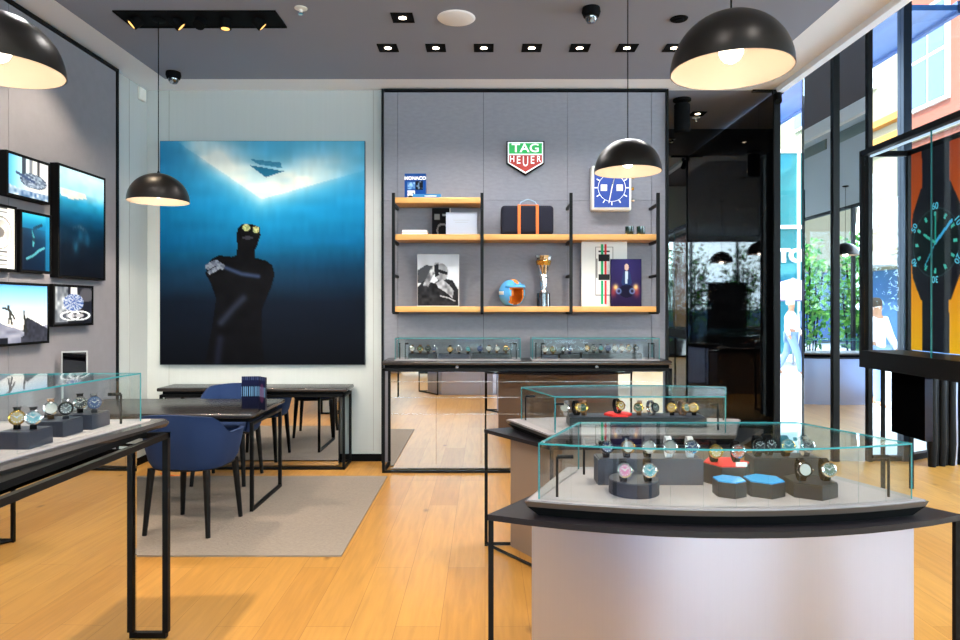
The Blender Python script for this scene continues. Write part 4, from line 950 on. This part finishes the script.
# ------------------------------------------------------------------ furniture behind the viewpoint, seen in the black glass
t = thing('advertising_screen', 'tall black screen behind the viewpoint, seen only in the black glass', 'screen', (-1.2, -3, 0))
MB().box(-1.75, -.65, -3.05, -2.98, .35, 2.2).build('panel', 'lacq', t); MB().box(-1.5, -.9, -3.15, -2.85, 0, .03).build('foot', 'blackm', t); MB().box(-1.25, -1.15, -3.08, -3.05, .03, 1.2).build('post', 'blackm', t)
t = thing('drawer_cabinet', 'low taupe drawer cabinet behind the viewpoint, seen only in the black glass', 'cabinet', (-2.5, -3, 0))
MB().box(-3.1, -1.9, -3.4, -2.9, 0, .95).build('body', 'taupe', t)
for z in (.06, .5):
    for x in (-3.08, -2.49):
        dr = MB().box(x, x+.57, -2.9, -2.88, z, z+.4).build('drawer', 'taupe', t); MB().cyl((x+.285, -2.88, z+.3), (x+.285, -2.85, z+.3), .015, n=10).build('knob', 'steel', dr)
# ------------------------------------------------------------------ outside
pav = struct(MB().box(-60, 70, -60, 90, -.2, -.065).build('ground', mat('pavement', '#c9c8c6', .9, noise=.1, nscale=2)))
def facade(label, name, wallm, x, y0, y1, z1, wins, sill='ivory', bands=(), wm='winblue', depth=6):
    t = thing(name, label, 'building', (x, (y0+y1)/2, -.065))
    MB().box(x, x+depth, y0, y1, -.065, z1).build('wall', wallm, t)
    for (ya_, yb2, za, zb2) in wins:
        f = MB().box(x-.1, x, ya_, yb2, za, zb2).build('window', 'ivory', t)
        b = MB(); w2 = (yb2-ya_); b.box(x-.12, x-.1, ya_+.1, ya_+w2*.5-.04, za+.1, (za+zb2)/2-.05); b.box(x-.12, x-.1, ya_+w2*.5+.04, yb2-.1, za+.1, (za+zb2)/2-.05)
        b.box(x-.12, x-.1, ya_+.1, ya_+w2*.5-.04, (za+zb2)/2+.05, zb2-.1); b.box(x-.12, x-.1, ya_+w2*.5+.04, yb2-.1, (za+zb2)/2+.05, zb2-.1); b.build('pane', M[wm], f)
    for (za, zb2, m, d) in bands: MB().box(x-d, x, y0, y1, za, zb2).build('band', m, t)
    return t
M['winblue'] = mat('window_blue', '#3a5590', .1, .0, spec=.8); M['brick'] = mat('pink_brick', '#8a4a36', .9, noise=.12, nscale=8); M['cream'] = mat('cream_stone', '#958b72', .9)
M['shopblue'] = mat('shop_window', '#4a6a94', .15, spec=.7, noise=.4, nscale=.9); M['goldst'] = mat('ochre_stone', '#b07c34', .9); M['teal'] = mat('teal_glass', '#3f9298', .1, .3, noise=.25, nscale=.7)
facade('pink brick building with a white framed window across the street', 'brick_building', 'brick', 12, 6, 18.75, 16, [(17.0, 18.5, 6.9, 9.6), (13.5, 15.2, 6.9, 9.6)], bands=((6.1, 6.25, 'cream', .1), (5.2, 5.3, 'cream', .06), (0, 3.0, 'shopblue', .05), (3.0, 3.7, 'cream', .5)))
facade('cream stone building with ochre mouldings beside the brick one', 'stone_building', 'cream', 12, 18.8, 32, 18, [(20.2, 21.6, 3.9, 5.6), (23, 24.6, 3.9, 5.6), (27, 28.4, 3.9, 5.6), (20.2, 21.6, 8.2, 10.5), (24, 25.5, 8.2, 10.5)], bands=((6.2, 6.6, 'goldst', .15), (6.9, 7.1, 'goldst', .25), (0, 2.6, 'shopblue', .05), (2.7, 3.1, 'ivory', .9)))
t = thing('glass_building', 'teal glass building at the end of the street with white letters TO', 'building', (9, 34, -.065))
MB().box(4, 10.9, 22, 30, -.065, 6.7).build('wall', 'teal', t)
b = MB()
for k in range(9): b.box(4+k*.8, 4.08+k*.8, 21.93, 22, 0, 6.7)
for z in (4.1, 6.62): b.box(4, 11.2, 21.9, 22, z, z+.12)
b.build('mullions', 'ivory', t); MB().box(4, 11.2, 21.3, 22, 2.1, 2.35).build('canopy', 'winblue', t)
text('TO', .6, 'tag_w', t, (10.13, 21.85, 3.18), ext=.05, bold=.03, name='lettering')
t = thing('corner_building', 'tall ochre and cream building behind the teal glass one', 'building', (12, 46, -.065))
MB().box(6, 30, 44, 52, -.065, 14).build('wall', 'cream', t); MB().box(6, 30, 43.7, 44, 11, 14).build('cornice', 'goldst', t)
t = thing('street_canopy', 'blue glass canopy along the shop front outside', 'canopy', (3.9, 15, 4.6))
MB().box(3.0, 4.96, 6.9, 21, 4.60, 4.66).build('soffit', mat('blue_canopy', '#3a66a8', .15, .2, noise=.5, nscale=1.2, stretch=(4, .5, 1)), t); MB().box(4.94, 4.99, 6.9, 21, 4.57, 4.7).build('edge', 'winblue', t)  # streaky noise paints blurred reflections into the soffit's blue
MB().box(3.5, 3.6, 20.8, 20.9, -.065, 4.6).build('post', 'black', t)
# pedestrians
def skin(name, V, E, R, m, parent, sub=2):
    me = bpy.data.meshes.new(name); me.from_pydata([Vector(v) for v in V], E, []); o = bpy.data.objects.new(name, me); C.objects.link(o)
    k = o.modifiers.new('k', 'SKIN'); k.use_smooth_shade = True
    for i, r in enumerate(R): me.skin_vertices[0].data[i].radius = (r, r)
    me.skin_vertices[0].data[0].use_root = True
    s = o.modifiers.new('s', 'SUBSURF'); s.levels = sub; s.render_levels = sub
    bpy.context.view_layer.update(); me2 = bpy.data.meshes.new_from_object(o.evaluated_get(bpy.context.evaluated_depsgraph_get()))
    bpy.data.objects.remove(o); me2.name = name; me2.materials.clear(); me2.materials.append(m if not isinstance(m, str) else M[m]); o = bpy.data.objects.new(name, me2); C.objects.link(o); o.parent = parent
    for p in me2.polygons: p.use_smooth = True
    return o
def person(label, x, y, rz, shirt, pants, hairc, h=1.75, stride=.22):
    t = thing('person', label, 'person', (x, y, -.065), rz=rz); ORG[t.name] = Vector(); s = h/1.75; st = stride
    if True:
        V = [(0, 0, .95), (0, 0, 1.12), (0, .0, 1.3), (0, .0, 1.42), (0, -.01, 1.50), (0, -.015, 1.60), (0, -.015, 1.69),
             (-.17, 0, 1.41), (-.22, st*.5, 1.14), (-.22, st*.7-.1, .92), (-.22, st*.7-.14, .84), (.17, 0, 1.41), (.22, -st*.5, 1.14), (.22, -st*.6-.12, .93), (.22, -st*.6-.18, .86),
             (-.09, 0, .9), (-.1, -st*.6, .5), (-.1, -st*.9, .09), (-.1, -st*.9-.13, .04), (.09, 0, .9), (.1, st*.4, .5), (.1, st*1.2, .14), (.1, st*1.2-.1, .05)]
        E = [(0, 1), (1, 2), (2, 3), (3, 4), (4, 5), (5, 6), (3, 7), (7, 8), (8, 9), (9, 10), (3, 11), (11, 12), (12, 13), (13, 14), (0, 15), (15, 16), (16, 17), (17, 18), (0, 19), (19, 20), (20, 21), (21, 22)]
        R = [.13, .12, .14, .09, .05, .085, .07, .06, .045, .035, .03, .06, .045, .035, .03, .09, .06, .04, .035, .09, .06, .04, .035]
        V = [tuple(q*s for q in v) for v in V]
        skin('body', V, E, R, 'skin', t)
        skin('shirt', [V[i] for i in (1, 2, 3, 7, 8, 9, 11, 12, 13, 0)], [(0, 1), (1, 2), (2, 3), (3, 4), (4, 5), (2, 6), (6, 7), (7, 8), (0, 9)], [.14, .16, .1, .075, .06, .048, .075, .06, .048, .15], shirt, t)
        skin('trousers', [V[i] for i in (0, 15, 16, 17, 19, 20, 21)], [(0, 1), (1, 2), (2, 3), (0, 4), (4, 5), (5, 6)], [.145, .105, .078, .06, .105, .078, .06], pants, t)
        MB().lathe([(0, .105), (.06, .095), (.095, .05), (.1, 0), (.09, -.05)], (0, .01*s, 1.66*s), 20).build('hair', hairc, t)
    return t
wh = mat('white_cotton', '#f0eff2', .9); bl = mat('pale_blue_denim', '#7d95b8', .9); hr = mat('fair_hair', '#c9b79a', .9)
person('walking person in white shirt and pale trousers seen through the window beside the black wall', 6.95, 15, math.radians(70), wh, bl, hr)
person('person in a white top behind the glass showcase on the street', 6.1, 10.3, math.radians(20), wh, bl, mat('dark_hair', '#4a3a30', .9), 1.7, .15)
person('person in a blue top further along the street', 8.6, 17.6, math.radians(-60), bl, mat('dark_denim', '#39445c', .9), MATS['dark_hair'], 1.75)
t = thing('street_umbrella', 'mauve market umbrella on the street behind the walking person', 'umbrella', (8.4, 18, -.065))
MB().lathe([(1.25, 1.75), (.7, 2.15), (.0, 2.35), (.0, 2.33), (.7, 2.12), (1.24, 1.73)], (8.4, 18, -.065), 8, smooth=False).build('canopy', mat('mauve_fabric', '#9c8fb0', .9), t); MB().cyl((8.4, 18, -.065), (8.4, 18, 2.3), .03).build('pole', 'gray', t)
# greenery
lf = [mat('leaf_green', '#4f9a32', .7), mat('leaf_dark', '#2f6a28', .7), mat('leaf_light', '#8cc456', .7)]
def bush(label, name, x, y, z0, rx, ry, rz_, n, ls=.12, grp=None):
    t = thing(name, label, 'plant', (x, y, -.065), grp); b = MB()
    for i in range(n):
        a = random.random()*2*PI; c_ = random.uniform(-1, 1); r = random.random()**.4
        p = Vector((x+rx*r*math.cos(a)*math.sqrt(1-c_*c_), y+ry*r*math.sin(a)*math.sqrt(1-c_*c_), z0+rz_*(1+r*c_)))
        d = Vector((random.gauss(0, 1), random.gauss(0, 1), random.gauss(0, 1))).normalized(); e = d.orthogonal().normalized(); L = ls*random.uniform(.6, 1.3)
        b.mi = random.randrange(3); b.face([p, p+d*L*.5+e*L*.25, p+d*L, p+d*L*.5-e*L*.25])
    b.build('foliage', lf, t)
    b = MB()
    base = -.065
    for k in range(5): b.tube([(x+.05*(k-2), y, base+.2), (x+.1*(k-2), y+.05*(k % 2), z0+rz_*.8), (x+.16*(k-2), y, z0+rz_*1.5)], .02, 6)
    b.build('stem', 'leg', t)
    MB().lathe([(0, base), (.25, base), (.32, base+.5), (.29, base+.5), (.27, base+.4), (0, base+.4)], (x, y, 0), 20).build('planter', 'cushion', t)
for i, x in enumerate((-2.6, -1.2, .2, 1.5, 3.0, 4.6, 6.0)): bush('leafy street planter outside the windows behind the viewpoint', 'street_planter', x, -5.4-.5*(i % 2), .35, .75, .45, 1.6, 900, .16, grp='planters behind the viewpoint')
for i, y in enumerate((-2.6, -1.3, -.0, 1.2, 2.4)): bush('leafy street planter outside the side windows seen in the mirror column', 'street_planter', 7.6+.3*(i % 2), y, .35, .45, .6, 1.4, 700, .16, grp='planters outside the side windows')
b = facade('white building across the street behind the viewpoint', 'white_building', 'cream', 20, -15.8, 5, 12, [], bands=((0, 3, 'shopblue', .05),))
t = thing('white_building', 'pale building front across the street behind the viewpoint', 'building', (0, -16, -.065)); MB().box(-25, 19.5, -20, -16, -.065, 9).build('wall', 'cream', t); MB().box(-25, 19.5, -16, -15.9, .0, 3).build('shop_front', 'shopblue', t)
# ------------------------------------------------------------------ light
w = bpy.data.worlds.new('w'); sc.world = w; w.use_nodes = True; bg = w.node_tree.nodes['Background']
bg.inputs[0].default_value = (*hx('#cfe0f8'), 1); bg.inputs[1].default_value = 6
s = bpy.data.lights.new('sun', 'SUN'); s.energy = 8; s.angle = .01; s.color = (1, .96, .9)
so = bpy.data.objects.new('sun', s); C.objects.link(so); so.rotation_euler = Vector((.62, .10, -.78)).to_track_quat('-Z', 'Y').to_euler()
def daylight(loc, rot, sx_, sy_, e):  # added area lamps outside the windows, there to brighten the room
    l = bpy.data.lights.new('window_daylight', 'AREA'); l.shape = 'RECTANGLE'; l.size = sx_; l.size_y = sy_; l.energy = e; l.color = (.74, .87, 1)
    o = bpy.data.objects.new('window_daylight', l); C.objects.link(o); o.location = loc; o.rotation_euler = rot
daylight((1.6, -6.8, 3.4), (PI/2+.1, 0, 0), 11, 4, 2500)
daylight((8.9, 1.5, 3.4), (PI/2+.1, 0, PI/2), 9, 4, 1900)
cam = bpy.data.cameras.new('cam'); co = bpy.data.objects.new('camera', cam); C.objects.link(co)
co.location = (0, 0, H); co.rotation_euler = (PI/2, 0, 0); cam.sensor_width = 36; cam.lens = 36*F/960
cam.shift_x = -(CU-480)/960; cam.shift_y = -(320-CV)/960; cam.clip_start = .05; cam.clip_end = 500
sc.camera = co
sc.view_settings.view_transform = 'Standard'; sc.view_settings.look = 'None'; sc.view_settings.exposure = .72; sc.view_settings.gamma = 1; sc.view_settings.use_curve_mapping = False
sc.cycles.use_denoising = True; sc.cycles.max_bounces = 12; sc.cycles.glossy_bounces = 6; sc.cycles.transparent_max_bounces = 24; sc.cycles.caustics_reflective = False; sc.cycles.caustics_refractive = False; sc.cycles.sample_clamp_indirect = 6
